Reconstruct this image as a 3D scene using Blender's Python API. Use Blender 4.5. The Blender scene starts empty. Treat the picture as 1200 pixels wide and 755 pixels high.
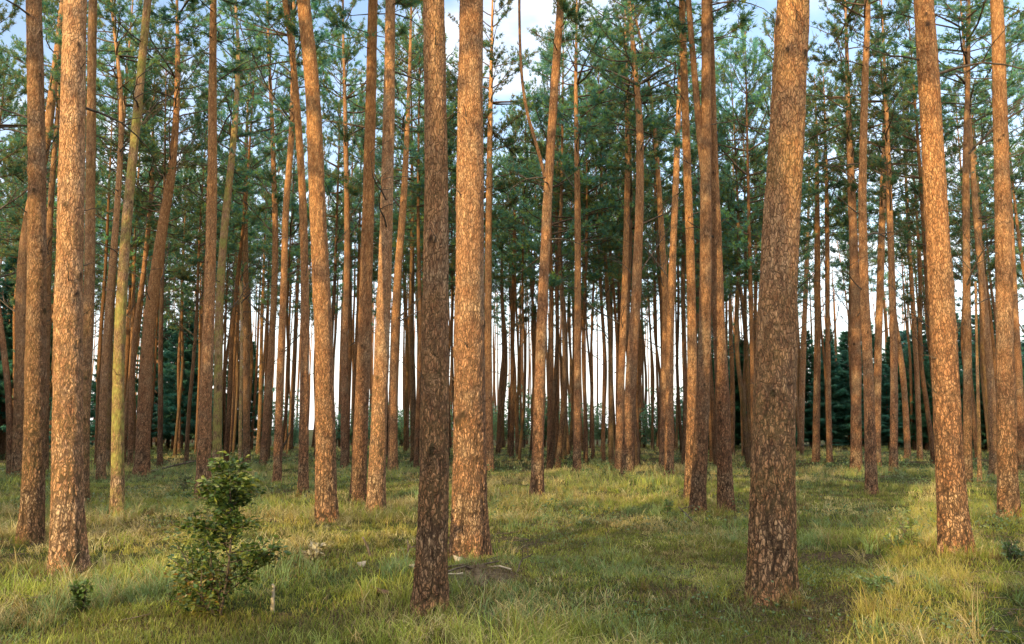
import bpy, math, random
import numpy as np
from mathutils import Vector, Matrix, Quaternion

random.seed(11); rng = np.random.default_rng(11)
scene = bpy.context.scene
COL = scene.collection
PI = math.pi
R = math.radians

# ------------------------------------------------------------------ camera / survey frame
CAM_H = 1.6
F_PX = 952.0                      # focal length in pixels of the 1200 px wide photograph
PITCH = math.atan(122.5 / F_PX)
SUN_EL = R(13.0)
SUN_D = Vector((0.479, 0.878, 0)).normalized()      # horizontal travel direction of the sunlight
SUN_P = Vector((SUN_D.y, -SUN_D.x, 0))              # to the right of it


def lattice(ix, iy, seed):
    h = (ix.astype(np.int64) * 374761393 + iy.astype(np.int64) * 668265263 + seed * 974634777) & 0xFFFFFFFF
    h = ((h ^ (h >> 13)) * 1274126177) & 0xFFFFFFFF
    h = ((h ^ (h >> 16)) * 2246822519) & 0xFFFFFFFF
    h = h ^ (h >> 15)
    return (h & 0xFFFFFF) / float(0x1000000)


def vnoise(x, y, seed=0):
    x = np.asarray(x, float); y = np.asarray(y, float)
    ix = np.floor(x); iy = np.floor(y); fx = x - ix; fy = y - iy
    fx = fx * fx * (3 - 2 * fx); fy = fy * fy * (3 - 2 * fy)
    a = lattice(ix, iy, seed); b = lattice(ix + 1, iy, seed)
    c = lattice(ix, iy + 1, seed); d = lattice(ix + 1, iy + 1, seed)
    return (a * (1 - fx) + b * fx) * (1 - fy) + (c * (1 - fx) + d * fx) * fy


def fbm(x, y, seed=0, octs=3):
    s = 0; a = 0.5; t = 0
    for o in range(octs):
        s = s + a * vnoise(np.asarray(x) * 2 ** o, np.asarray(y) * 2 ** o, seed + o * 17); t += a; a *= .5
    return s / t


def gh(x, y):
    """height of the forest floor"""
    x = np.asarray(x, float); y = np.asarray(y, float)
    d = np.hypot(x, y)
    return (fbm(x * .22, y * .22, 3) - .5) * .30 + (fbm(x * 1.1, y * 1.1, 5, 2) - .5) * .10 * (d < 60)


def ray(px, py):
    v = Vector(((px - 600) / F_PX, 1.0, (377.5 - py) / F_PX))
    c, s = math.cos(PITCH), math.sin(PITCH)
    return Vector((v.x, v.y * c - v.z * s, v.y * s + v.z * c))


def on_ground(px, py, dz=0.05):
    d = ray(px, py); z = 0.0
    for _ in range(6):
        t = (z + dz - CAM_H) / d.z
        z = float(gh(d.x * t, d.y * t))
    return Vector((d.x * t, d.y * t, z)), t


def at_depth(px, py, Y):
    d = ray(px, py); t = Y / d.y
    return Vector((d.x * t, Y, CAM_H + d.z * t))


# ------------------------------------------------------------------ mesh helpers
def mesh_np(name, V, F, attrs=None, smooth=False, mats=(), matidx=None):
    """V (n,3); F list of (m,k) index arrays (k may differ); attrs name->(n,4) point colours"""
    me = bpy.data.meshes.new(name)
    V = np.ascontiguousarray(V, dtype=np.float32)
    me.vertices.add(len(V)); me.vertices.foreach_set('co', V.ravel())
    loops = np.concatenate([np.asarray(f, np.int32).ravel() for f in F])
    tot = np.concatenate([np.full(len(f), np.asarray(f).shape[1], np.int32) for f in F])
    start = np.zeros(len(tot), np.int32); start[1:] = np.cumsum(tot)[:-1]
    me.loops.add(len(loops)); me.loops.foreach_set('vertex_index', loops)
    me.polygons.add(len(tot)); me.polygons.foreach_set('loop_start', start); me.polygons.foreach_set('loop_total', tot)
    for m in mats: me.materials.append(m)
    if matidx is not None: me.polygons.foreach_set('material_index', np.asarray(matidx, np.int32))
    me.polygons.foreach_set('use_smooth', np.full(len(tot), bool(smooth)))
    me.update(calc_edges=True)
    for k, a in (attrs or {}).items():
        at = me.attributes.new(k, 'FLOAT_COLOR', 'POINT')
        a = np.asarray(a, np.float32)
        if a.shape[1] == 3: a = np.concatenate([a, np.ones((len(a), 1), np.float32)], 1)
        at.data.foreach_set('color', np.ascontiguousarray(a).ravel())
    return me


def link(name, data, parent=None, loc=(0, 0, 0)):
    o = bpy.data.objects.new(name, data); COL.objects.link(o)
    o.location = loc
    if parent is not None: o.parent = parent
    return o


def thing(name, label, cat, loc, group=None, data=None):
    o = link(name, data, None, loc)
    o['label'] = label; o['category'] = cat
    if group: o['group'] = group
    return o


def tubes_np(paths, sides=5):
    """paths: list of (pts (n,3), radii (n,)) -> V, F"""
    Vs, Fs, off = [], [], 0
    for P, r in paths:
        P = np.asarray(P, float); r = np.asarray(r, float); n = len(P)
        T = np.gradient(P, axis=0); T /= np.linalg.norm(T, axis=1)[:, None] + 1e-9
        ref = np.array([0, 0, 1.]) if abs(T[0, 2]) < .8 else np.array([1., 0, 0])
        A = np.cross(T, ref); A /= np.linalg.norm(A, axis=1)[:, None] + 1e-9
        B = np.cross(T, A)
        ang = np.arange(sides) / sides * 2 * PI
        ring = A[:, None, :] * np.cos(ang)[None, :, None] + B[:, None, :] * np.sin(ang)[None, :, None]
        V = (P[:, None, :] + ring * r[:, None, None]).reshape(-1, 3)
        i = np.arange(n - 1)[:, None] * sides; j = np.arange(sides)[None, :]; k = (j + 1) % sides
        q = np.stack([i + j, i + k, i + sides + k, i + sides + j], -1).reshape(-1, 4)
        Vs.append(V); Fs.append(q + off); off += len(V)
    return np.concatenate(Vs), np.concatenate(Fs)


def unit(a):
    return a / (np.linalg.norm(a, axis=-1, keepdims=True) + 1e-9)


def blades_tri(P, D, L, W):
    """needle-like triangles: roots P, directions D, lengths L, widths W"""
    n = len(P)
    side = unit(np.cross(D, rng.normal(size=(n, 3))))
    V = np.empty((n, 3, 3))
    V[:, 0] = P - side * (W * .5)[:, None]; V[:, 1] = P + side * (W * .5)[:, None]; V[:, 2] = P + D * L[:, None]
    return V.reshape(-1, 3), np.arange(n * 3).reshape(n, 3)


def leaves_quad(P, D, N, L, W):
    """pointed leaves, four corners each: root, side, tip, side"""
    n = len(P)
    S = unit(np.cross(D, N)); N2 = np.cross(S, D)
    V = np.empty((n, 4, 3))
    mid = P + D * (L * .5)[:, None] + N2 * (L * .10)[:, None]
    V[:, 0] = P; V[:, 1] = mid + S * (W * .5)[:, None]; V[:, 2] = P + D * L[:, None]; V[:, 3] = mid - S * (W * .5)[:, None]
    return V.reshape(-1, 3), np.arange(n * 4).reshape(n, 4)


# ------------------------------------------------------------------ materials
class NT:
    def __init__(self, name):
        self.m = bpy.data.materials.new(name); self.m.use_nodes = True
        self.t = self.m.node_tree; self.t.nodes.clear()
        self.out = self.n('ShaderNodeOutputMaterial')

    def n(self, typ, **kw):
        o = self.t.nodes.new(typ)
        for k, v in kw.items(): setattr(o, k, v)
        return o

    def l(self, a, b): self.t.links.new(a, b)

    def val(self, sock, v):
        if hasattr(v, 'links') or hasattr(v, 'is_linked'): self.l(v, sock)
        else: sock.default_value = v

    def mix(self, fac, a, b, blend='MIX'):
        o = self.n('ShaderNodeMix', data_type='RGBA', blend_type=blend)
        self.val(o.inputs[0], fac)
        self.val(o.inputs[6], a if hasattr(a, 'is_linked') else (*a, 1))
        self.val(o.inputs[7], b if hasattr(b, 'is_linked') else (*b, 1))
        return o.outputs[2]

    def math(self, op, a, b=0.0, clamp=False):
        o = self.n('ShaderNodeMath', operation=op, use_clamp=clamp)
        self.val(o.inputs[0], a); self.val(o.inputs[1], b)
        return o.outputs[0]

    def noise(self, vec, scale, detail=3, rough=.55):
        o = self.n('ShaderNodeTexNoise'); o.inputs['Scale'].default_value = scale
        o.inputs['Detail'].default_value = detail; o.inputs['Roughness'].default_value = rough
        if vec is not None: self.l(vec, o.inputs['Vector'])
        return o.outputs[0]

    def ramp(self, fac, a, b):
        o = self.n('ShaderNodeMapRange', interpolation_type='SMOOTHSTEP')
        self.l(fac, o.inputs[0]); o.inputs[1].default_value = a; o.inputs[2].default_value = b
        return o.outputs[0]

    def attr(self, name):
        return self.n('ShaderNodeAttribute', attribute_name=name)


def bark_material():
    k = NT('pine_bark')
    a = k.attr('bark'); sep = k.n('ShaderNodeSeparateColor'); k.l(a.outputs['Color'], sep.inputs[0])
    cav, cell, hgt = sep.outputs
    oi = k.n('ShaderNodeObjectInfo'); so = k.n('ShaderNodeSeparateColor'); k.l(oi.outputs['Color'], so.inputs[0])
    moss, orange, light = so.outputs
    tc = k.n('ShaderNodeTexCoord').outputs['Object']
    st = k.n('ShaderNodeMapping'); st.inputs['Scale'].default_value = (1, 1, .35); k.l(tc, st.inputs[0])
    n1 = k.noise(st.outputs[0], 22, 5, .7); n2 = k.noise(tc, 2.2, 3); n3 = k.noise(st.outputs[0], 75, 3, .6)
    tone = k.math('ADD', k.math('MULTIPLY', cell, .55), k.math('MULTIPLY', n1, .5))
    plate = k.mix(k.ramp(tone, .18, .84), (.13, .08, .052), (.42, .305, .195))
    red = k.mix(k.ramp(n1, .35, .7), (.15, .058, .032), (.40, .185, .10))
    plate = k.mix(k.math('MULTIPLY', k.ramp(n2, .30, .60), .85), plate, red)
    og = k.mix(k.ramp(n1, .3, .75), (.24, .095, .036), (.50, .265, .115))
    upper = k.ramp(hgt, .08, .46)
    of = k.math('MULTIPLY', k.math('ADD', k.math('MULTIPLY', orange, .45), k.math('MULTIPLY', upper, orange)), 1.0, True)
    plate = k.mix(of, plate, og)
    # plates: cracks between flakes, stretched along the stem
    wp = k.n('ShaderNodeVectorMath', operation='ADD')
    wn = k.n('ShaderNodeTexNoise'); wn.inputs['Scale'].default_value = 9; wn.inputs['Detail'].default_value = 3; k.l(tc, wn.inputs['Vector'])
    wsc = k.n('ShaderNodeVectorMath', operation='SCALE'); wsc.inputs['Scale'].default_value = .075; k.l(wn.outputs['Color'], wsc.inputs[0])
    k.l(tc, wp.inputs[0]); k.l(wsc.outputs[0], wp.inputs[1])
    sm = k.n('ShaderNodeMapping'); sm.inputs['Scale'].default_value = (1, 1, .27); k.l(wp.outputs[0], sm.inputs[0])
    vo = k.n('ShaderNodeTexVoronoi', feature='DISTANCE_TO_EDGE'); vo.inputs['Scale'].default_value = 46; k.l(sm.outputs[0], vo.inputs['Vector'])
    vc = k.n('ShaderNodeTexVoronoi', feature='F1'); vc.inputs['Scale'].default_value = 46; k.l(sm.outputs[0], vc.inputs['Vector'])
    vs = k.n('ShaderNodeSeparateColor'); k.l(vc.outputs['Color'], vs.inputs[0])
    crack = k.ramp(vo.outputs['Distance'], .0, .16)
    vb = k.n('ShaderNodeTexVoronoi', feature='DISTANCE_TO_EDGE'); vb.inputs['Scale'].default_value = 21; k.l(sm.outputs[0], vb.inputs['Vector'])
    foot = k.math('SUBTRACT', 1.0, k.ramp(hgt, .05, .26))
    big = k.math('SUBTRACT', 1.0, k.math('MULTIPLY', foot, k.math('SUBTRACT', 1.0, k.ramp(vb.outputs['Distance'], .015, .13))))
    crack = k.math('MULTIPLY', crack, big)
    flake = k.math('ADD', .80, k.math('MULTIPLY', vs.outputs[0], .36))
    fl = k.n('ShaderNodeVectorMath', operation='SCALE'); k.l(plate, fl.inputs[0]); k.l(flake, fl.inputs['Scale'])
    plate = k.mix(k.math('MULTIPLY', k.math('SUBTRACT', 1.0, crack), k.math('SUBTRACT', .95, k.math('MULTIPLY', hgt, 1.0))), fl.outputs[0], (.05, .03, .02))
    dark = k.mix(hgt, (.035, .022, .015), (.10, .05, .03))
    col = k.mix(k.ramp(cav, .08, .62), dark, plate)
    mf = k.math('MULTIPLY', moss, k.math('MULTIPLY', k.ramp(k.math('ADD', n2, k.math('MULTIPLY', n1, .5)), .60, .98), .9), True)
    col = k.mix(mf, col, k.mix(n1, (.09, .10, .02), (.30, .29, .085)))
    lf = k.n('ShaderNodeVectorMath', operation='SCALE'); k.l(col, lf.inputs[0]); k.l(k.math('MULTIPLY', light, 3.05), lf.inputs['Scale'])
    b = k.n('ShaderNodeBsdfPrincipled'); b.inputs['Roughness'].default_value = .93
    b.inputs['Specular IOR Level'].default_value = .12
    k.l(lf.outputs[0], b.inputs['Base Color'])
    bp = k.n('ShaderNodeBump'); bp.inputs['Strength'].default_value = .8; bp.inputs['Distance'].default_value = .02
    k.l(k.math('ADD', k.math('MULTIPLY', crack, .55), k.math('ADD', k.math('MULTIPLY', n3, .5), n1)), bp.inputs['Height']); k.l(bp.outputs[0], b.inputs['Normal'])
    k.l(b.outputs[0], k.out.inputs[0])
    return k.m


def wood_material(name, c1, c2):
    k = NT(name)
    tc = k.n('ShaderNodeTexCoord').outputs['Object']
    n1 = k.noise(tc, 14, 4, .65)
    b = k.n('ShaderNodeBsdfPrincipled'); b.inputs['Roughness'].default_value = .9; b.inputs['Specular IOR Level'].default_value = .1
    k.l(k.mix(k.ramp(n1, .3, .7), c1, c2), b.inputs['Base Color'])
    bp = k.n('ShaderNodeBump'); bp.inputs['Strength'].default_value = .5; bp.inputs['Distance'].default_value = .01
    k.l(n1, bp.inputs['Height']); k.l(bp.outputs[0], b.inputs['Normal'])
    k.l(b.outputs[0], k.out.inputs[0])
    return k.m


def leaf_material(name, trans=.35, rough=.6, spec=.25, vary=0.0, trans_tint=(1.0, 1.0, .55)):
    """colour comes from the point attribute 'tint', as painted per blade or leaf"""
    k = NT(name)
    a = k.attr('tint').outputs['Color']
    if vary:
        oi = k.n('ShaderNodeObjectInfo')
        hs = k.n('ShaderNodeHueSaturation'); k.l(a, hs.inputs['Color'])
        k.l(k.math('ADD', .5 - vary * .12, k.math('MULTIPLY', oi.outputs['Random'], vary * .2)), hs.inputs['Hue'])
        k.l(k.math('ADD', 1 - vary * .5, k.math('MULTIPLY', oi.outputs['Random'], vary)), hs.inputs['Value'])
        a = hs.outputs[0]
    b = k.n('ShaderNodeBsdfPrincipled'); b.inputs['Roughness'].default_value = rough
    b.inputs['Specular IOR Level'].default_value = spec
    k.l(a, b.inputs['Base Color'])
    t = k.n('ShaderNodeBsdfTranslucent'); k.l(k.mix(1.0, a, trans_tint, 'MULTIPLY'), t.inputs['Color'])
    m = k.n('ShaderNodeMixShader'); m.inputs[0].default_value = trans
    k.l(b.outputs[0], m.inputs[1]); k.l(t.outputs[0], m.inputs[2]); k.l(m.outputs[0], k.out.inputs[0])
    return k.m


def ground_material():
    k = NT('forest_floor')
    tc = k.n('ShaderNodeTexCoord').outputs['Object']
    n1 = k.noise(tc, .55, 4, .6); n2 = k.noise(tc, 5, 5, .7); n3 = k.noise(tc, 38, 4, .7)
    moss = k.mix(k.ramp(n2, .35, .7), (.035, .05, .014), (.10, .12, .03))
    litter = k.mix(k.ramp(n3, .35, .7), (.045, .028, .017), (.17, .115, .065))
    c = k.mix(k.ramp(k.math('ADD', n1, k.math('MULTIPLY', n2, .5)), .68, .88), moss, litter)
    c = k.mix(k.ramp(n3, .3, .62), (.02, .02, .01), c)
    b = k.n('ShaderNodeBsdfPrincipled'); b.inputs['Roughness'].default_value = .95; b.inputs['Specular IOR Level'].default_value = .05
    k.l(c, b.inputs['Base Color'])
    bp = k.n('ShaderNodeBump'); bp.inputs['Strength'].default_value = .9; bp.inputs['Distance'].default_value = .05
    k.l(k.math('ADD', n2, k.math('MULTIPLY', n3, .5)), bp.inputs['Height']); k.l(bp.outputs[0], b.inputs['Normal'])
    k.l(b.outputs[0], k.out.inputs[0])
    return k.m


M_BARK = bark_material()
M_LIMB = wood_material('limb_bark', (.07, .048, .036), (.19, .125, .085))
M_DEAD = wood_material('dead_wood', (.06, .045, .035), (.18, .14, .11))
M_PALE = wood_material('pale_wood', (.30, .24, .16), (.62, .52, .38))
M_NEEDLE = leaf_material('pine_needles', .56, .5, .3, .7, (1, 1, .75))
M_SPRUCE = leaf_material('spruce_needles', .55, .5, .3, .5, (1, 1, .9))
M_GRASS = leaf_material('grass_blades', .42, .5, .25)
M_LEAF = leaf_material('broad_leaves', .30, .38, .45)
M_FAR = leaf_material('haze_pale_leaves', .6, .5, .2, .3, (1, 1, .9))
M_GROUND = ground_material()

# ------------------------------------------------------------------ trunks
def worley(u, v, nu, seed):
    iu = np.floor(u).astype(np.int64); iv = np.floor(v).astype(np.int64)
    f1 = np.full(u.shape, 9.0); f2 = np.full(u.shape, 9.0); cid = np.zeros(u.shape)
    for du in (-1, 0, 1):
        for dv in (-1, 0, 1):
            cu = (iu + du) % nu; cv = iv + dv
            x = iu + du + .12 + .76 * lattice(cu, cv, seed); y = iv + dv + .12 + .76 * lattice(cu, cv, seed + 7)
            d = np.hypot(x - u, y - v)
            near = d < f1
            f2 = np.where(near, f1, np.minimum(f2, d)); cid = np.where(near, lattice(cu, cv, seed + 13), cid)
            f1 = np.where(near, d, f1)
    return f1, f2, cid


def hermite(zs, vals, z):
    """smooth interpolation of vals (n,k) over increasing zs"""
    zs = np.asarray(zs, float); vals = np.asarray(vals, float)
    if len(zs) == 2: m = np.repeat(((vals[1:] - vals[:-1]) / (zs[1:] - zs[:-1])[:, None]), 2, 0)
    else:
        s = (vals[1:] - vals[:-1]) / (zs[1:] - zs[:-1])[:, None]
        m = np.concatenate([s[:1], .5 * (s[1:] + s[:-1]), s[-1:]])
    i = np.clip(np.searchsorted(zs, z, side='right') - 1, 0, len(zs) - 2)
    h = (zs[i + 1] - zs[i]); t = np.clip((z - zs[i]) / h, 0, 1)[:, None]; h = h[:, None]
    return ((2 * t**3 - 3 * t**2 + 1) * vals[i] + (t**3 - 2 * t**2 + t) * h * m[i] + (-2 * t**3 + 3 * t**2) * vals[i + 1] + (t**3 - t**2) * h * m[i + 1])


def trunk_mesh(name, zs, xy, rs, nseg, step, zfine, seed, amp=1.0, flare=.28, knots=6):
    zt = zs[-1]
    z = np.concatenate([np.arange(-.25, zfine, step), np.arange(zfine, zt - .01, max(step, .16)), [zt]])
    C = hermite(zs, xy, np.clip(z, zs[0], zt)); rad = np.interp(z, zs, rs)
    th = np.arange(nseg) / nseg * 2 * PI
    Z, TH = np.meshgrid(z, th, indexing='ij'); RR = np.repeat(rad[:, None], nseg, 1)
    rng2 = np.random.default_rng(seed)
    # root flare with a few buttresses
    ph = rng2.uniform(0, 2 * PI, 3)
    lobes = .6 + .25 * np.sin(3 * TH + ph[0]) + .25 * np.sin(5 * TH + ph[1])
    zz = np.clip(Z, 0, None)
    RR = RR * (1 + 1.45 * flare * lobes * np.exp(-zz / .24) + .12 * np.exp(-zz / .9))
    # slow irregularity
    cx = np.cos(TH) * 1.1; sx = np.sin(TH) * 1.1
    low = (vnoise(cx + Z * .9 + 31.7 * (seed % 97), sx + Z * .5, seed) - .5) + .6 * (vnoise(cx * 2 + Z * 2.1, sx * 2 - Z * 1.3 + seed % 89, seed + 5) - .5)
    RR = RR * (1 + .10 * low)
    r0 = float(np.interp(1.0, zs, rs)); circ = 2 * PI * r0
    fine = nseg >= 38
    nu = max(8, int(round(circ / (.036 if fine else .055))))
    ch = .085 if fine else .14
    kb = np.exp(-zz / 2.6)
    cth, sth = np.cos(TH) * r0, np.sin(TH) * r0
    w1 = vnoise(cth * 9 + Z * 2.2, sth * 9 + Z * 3.1 + seed % 71, seed + 2) - .5
    w2 = vnoise(cth * 26 + Z * 7, sth * 26 - Z * 9, seed + 3) - .5
    w3 = vnoise(cth * 10 - Z * 5, sth * 10 + Z * 6 + seed % 53, seed + 4) - .5
    wu = TH / (2 * PI) * nu + 1.5 * w1 + .8 * w2
    wz = Z / ch + 2.2 * w3 + .9 * w2
    f1, f2, cid = worley(np.mod(wu, nu), wz, nu, seed)
    g1, g2, cid2 = worley(np.mod(wu * 2, nu * 2), wz * 1.9 + 1.3 * w1, nu * 2, seed + 50)
    ss = lambda a, b, x: (lambda t: t * t * (3 - 2 * t))(np.clip((x - a) / (b - a), 0, 1))
    h1 = ss(.0, .42, f2 - f1); h2 = ss(.0, .5, g2 - g1)
    # long vertical furrows, deepest toward the foot
    fu = TH * r0 / .052 + .7 * w1; nf = max(5, int(round(circ / .052)))
    fz = Z / .30
    def perio(k, m, sd):
        x = np.mod(TH / (2 * PI) * nf * k + .75 * w1 * k, nf * k)
        ix = np.floor(x); fx = x - ix; fx = fx * fx * (3 - 2 * fx); y = fz * m; iy = np.floor(y); fy = y - iy; fy = fy * fy * (3 - 2 * fy)
        L_ = lambda a_, b_: lattice(np.mod(a_, nf * k), b_, sd)
        return (L_(ix, iy) * (1 - fx) + L_(ix + 1, iy) * fx) * (1 - fy) + (L_(ix, iy + 1) * (1 - fx) + L_(ix + 1, iy + 1) * fx) * fy
    rid = np.abs(.62 * perio(1, 1, seed + 8) + .38 * perio(2, 1.7, seed + 9) - .5) * 2
    rid = ss(.0, .20, rid)
    rid = 1 - (1 - rid) * (.15 + .75 * kb)
    cav = rid * (.35 + .40 * h1 + .25 * h2)
    A = amp * (r0 / .2) ** .7 * (.012 * kb + .0065)
    disp = A * (.85 * rid + .45 * h1 * (.4 + .9 * cid) + .28 * h2 - 1.0)
    for _ in range(knots):
        kz = rng2.uniform(.9, 7.5); kt = rng2.uniform(0, 2 * PI); ks = rng2.uniform(.028, .055) * (r0 / .2) ** .5
        dth = np.angle(np.exp(1j * (TH - kt))) * r0
        q = (dth**2 + ((Z - kz) * .75)**2) / ks**2
        g = np.exp(-q); disp = disp + .028 * (r0 / .2) * g - .018 * (r0 / .2) * np.exp(-q * 6)
        cav = cav * (1 - .95 * np.exp(-q * 1.1))
    RR = RR + disp
    X = C[:, 0][:, None] + RR * np.cos(TH); Y = C[:, 1][:, None] + RR * np.sin(TH)
    V = np.stack([X, Y, Z], -1).reshape(-1, 3)
    n = len(z)
    i = np.arange(n - 1)[:, None] * nseg; j = np.arange(nseg)[None, :]; k = (j + 1) % nseg
    Q = np.stack([i + j, i + k, i + nseg + k, i + nseg + j], -1).reshape(-1, 4)
    att = np.stack([cav, .55 * cid + .45 * cid2, np.clip(Z / 17.0, 0, 1), np.ones_like(Z)], -1).reshape(-1, 4)
    return mesh_np(name, V, [Q], {'bark': att}, True, [M_BARK])


# ------------------------------------------------------------------ crowns and dead branches
def tint_cols(n, cols, jit=.25):
    cols = np.asarray(cols, float)
    c = cols[rng.integers(0, len(cols), n)]
    t = rng.uniform(0, 1, (n, 1)); c = c * t + cols[rng.integers(0, len(cols), n)] * (1 - t)
    return c * rng.uniform(1 - jit, 1 + jit, (n, 1))


def crown_mesh(seed, lush=1.0, low=0.0):
    """Scots pine crown, 8 m tall, origin at its base on the trunk axis"""
    r = np.random.default_rng(seed)
    paths = []; TP, TD, TC = [], [], []
    z = -.4; az = r.uniform(0, 6.28)
    lean_side = r.uniform(0, 6.28)
    while z < 7.9:
        for w in range(r.integers(2, 5)):
            az += 2.399 + r.normal(0, .35)
            f = max(0, z) / 8
            prof = (.75 + 1.5 * min(1, f / .25)) if f < .25 else 2.45 * (1 - ((f - .25) / .78) ** 1.7) + .3
            L = prof * r.uniform(.55, 1.1) * (1 + .22 * math.cos(az - lean_side))
            if r.uniform() < .20: continue
            el = R(-6 + 58 * f ** 1.2) + r.normal(0, .16)
            n = 8; P = np.zeros((n, 3)); p = np.array([0, 0, z]); a = az; e = el
            for s in range(n):
                P[s] = p
                a += r.normal(0, .13); e += .05 + r.normal(0, .09)
                p = p + L / (n - 1) * np.array([math.cos(a) * math.cos(e), math.sin(a) * math.cos(e), math.sin(e)])
            rad = np.linspace(.009 + .009 * L, .003, n)
            paths.append((P, rad))
            bare = .50 if f < .12 else .22
            ntw = int((6 + 6.5 * L) * lush * r.choice([.5, 1.0, 1.35]))
            shade = r.uniform(.75, 1.2)
            for t in np.sort(r.uniform(bare, 1, ntw)):
                s = t * (n - 1); i0 = min(int(s), n - 2); q = P[i0] + (P[i0 + 1] - P[i0]) * (s - i0)
                d = P[i0 + 1] - P[i0]; d /= np.linalg.norm(d)
                sd = np.array([-d[1], d[0], 0]) * r.choice([-1, 1])
                td = d * r.uniform(.3, 1.0) + sd * r.uniform(.3, 1.0) + np.array([0, 0, r.uniform(-.25, .75)])
                td /= np.linalg.norm(td)
                tl = r.uniform(.18, .62) * (1.15 - .5 * t)
                if t > .93: td = d
                e2 = q + td * tl + np.array([0, 0, .06])
                paths.append((np.array([q, (q + e2) / 2 + r.normal(0, .02, 3), e2]), np.array([.005, .0035, .002])))
                nt = r.integers(3, 6)
                for v in np.linspace(.30, 1, nt):
                    TP.append(q + (e2 - q) * v + r.normal(0, .025, 3)); TD.append(td); TC.append(shade * r.uniform(.8, 1.2))
        z += r.uniform(.28, .52)
    paths.append((np.array([[0, 0, t_] for t_ in np.linspace(-.5, 7.9, 9)]), np.linspace(.02, .006, 9)))
    TP = np.array(TP); TD = np.array(TD); TC = np.array(TC)
    k = 10
    P = np.repeat(TP, k, 0); D = np.repeat(TD, k, 0)
    m = len(P)
    P = P + r.normal(0, .012, (m, 3))
    D = unit(D * .55 + r.normal(0, .55, (m, 3)) + np.array([0, 0, .18]))
    V2, F2 = blades_tri(P, D, r.uniform(.085, .155, m), r.uniform(.016, .027, m))
    base = tint_cols(len(TP), [(.085, .24, .20), (.115, .28, .205), (.18, .31, .15), (.33, .37, .09)], .2) * TC[:, None]
    c2 = np.repeat(np.repeat(base, k, 0), 3, 0)
    V1, F1 = tubes_np(paths, 4)
    V = np.concatenate([V1, V2]); c = np.concatenate([np.full((len(V1), 3), .1), c2])
    return mesh_np('crown', V2, [F2], {'tint': c2}, False, [M_NEEDLE]), mesh_np('branchwork', V1, [F1], None, True, [M_LIMB])


def dead_branch_mesh(seed, L):
    r = np.random.default_rng(seed); paths = []

    def grow(p, a, e, L, rad, depth):
        n = max(4, int(L / .22)); P = [p]; q = p
        for s in range(n):
            a += r.normal(0, .16); e += r.normal(.02, .14)
            q = q + L / n * np.array([math.cos(a) * math.cos(e), math.sin(a) * math.cos(e), math.sin(e)])
            P.append(q)
            if depth < 2 and s > 0 and r.uniform() < (.55 if depth == 0 else .4):
                grow(q, a + r.choice([-1, 1]) * r.uniform(.5, 1.1), e + r.normal(.1, .3), L * r.uniform(.2, .45), rad * .5, depth + 1)
        paths.append((np.array(P), np.linspace(rad, rad * .22, len(P))))
    grow(np.array([0., 0, 0]), 0., r.uniform(-.1, .35), L, .008 + .008 * L, 0)
    V, F = tubes_np(paths, 5)
    return mesh_np('dead_branch', V, [F], None, True, [M_DEAD])


def spruce_crown(seed, H, z0=.8):
    r = np.random.default_rng(seed); paths = []; TP, TD, TC = [], [], []
    z = z0; az = 0
    while z < H - .15:
        f = z / H
        for w in range(r.integers(4, 7)):
            az += 2.399 + r.normal(0, .3)
            L = (H * .21) * (1 - f) ** .85 * r.uniform(.7, 1.1) + .12
            n = 6; P = np.zeros((n, 3)); p = np.array([0, 0, z]); e = R(-22 + 50 * f) + r.normal(0, .1); a = az
            for s in range(n):
                P[s] = p; e += .07; a += r.normal(0, .06)
                p = p + L / (n - 1) * np.array([math.cos(a) * math.cos(e), math.sin(a) * math.cos(e), math.sin(e)])
            paths.append((P, np.linspace(.008 + .008 * L, .004, n)))
            sh = r.uniform(.7, 1.25)
            for t in np.linspace(.12, 1, max(5, int(L * 11))):
                s = t * (n - 1); i0 = min(int(s), n - 2); q = P[i0] + (P[i0 + 1] - P[i0]) * (s - i0)
                d = P[i0 + 1] - P[i0]; d /= np.linalg.norm(d)
                for sg in (-1, 1):
                    td = d * .7 + np.array([-d[1], d[0], 0]) * sg * .8 + np.array([0, 0, r.uniform(-.6, .05)])
                    td /= np.linalg.norm(td); tl = r.uniform(.2, .55) * min(1, L) * (1.1 - .6 * t)
                    for v in (.3, .65, 1.):
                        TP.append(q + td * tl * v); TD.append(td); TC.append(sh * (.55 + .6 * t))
        z += r.uniform(.22, .36) * max(.6, H / 12)
    TP = np.array(TP); TD = np.array(TD); TC = np.array(TC); k = 5
    P = np.repeat(TP, k, 0); m = len(P)
    D = unit(np.repeat(TD, k, 0) * .9 + r.normal(0, .5, (m, 3)))
    V2, F2 = blades_tri(P + r.normal(0, .02, (m, 3)), D, r.uniform(.12, .22, m), r.uniform(.035, .06, m))
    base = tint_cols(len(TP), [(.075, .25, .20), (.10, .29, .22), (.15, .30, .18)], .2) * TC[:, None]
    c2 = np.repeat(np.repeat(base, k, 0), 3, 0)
    V1, F1 = tubes_np(paths, 3)
    V = np.concatenate([V1, V2]); c = np.concatenate([np.full((len(V1), 3), .1), c2])
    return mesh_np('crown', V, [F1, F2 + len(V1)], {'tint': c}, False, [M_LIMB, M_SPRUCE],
                   np.concatenate([np.zeros(len(F1), np.int32), np.ones(len(F2), np.int32)]))


CROWNS = [crown_mesh(100 + i, .68 + .09 * (i % 3)) for i in range(7)]
DEADS = [dead_branch_mesh(200 + i, L) for i, L in enumerate((.5, .8, 1.2, 1.5, 1.8, 2.2, 2.6, 1.1))]


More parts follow.
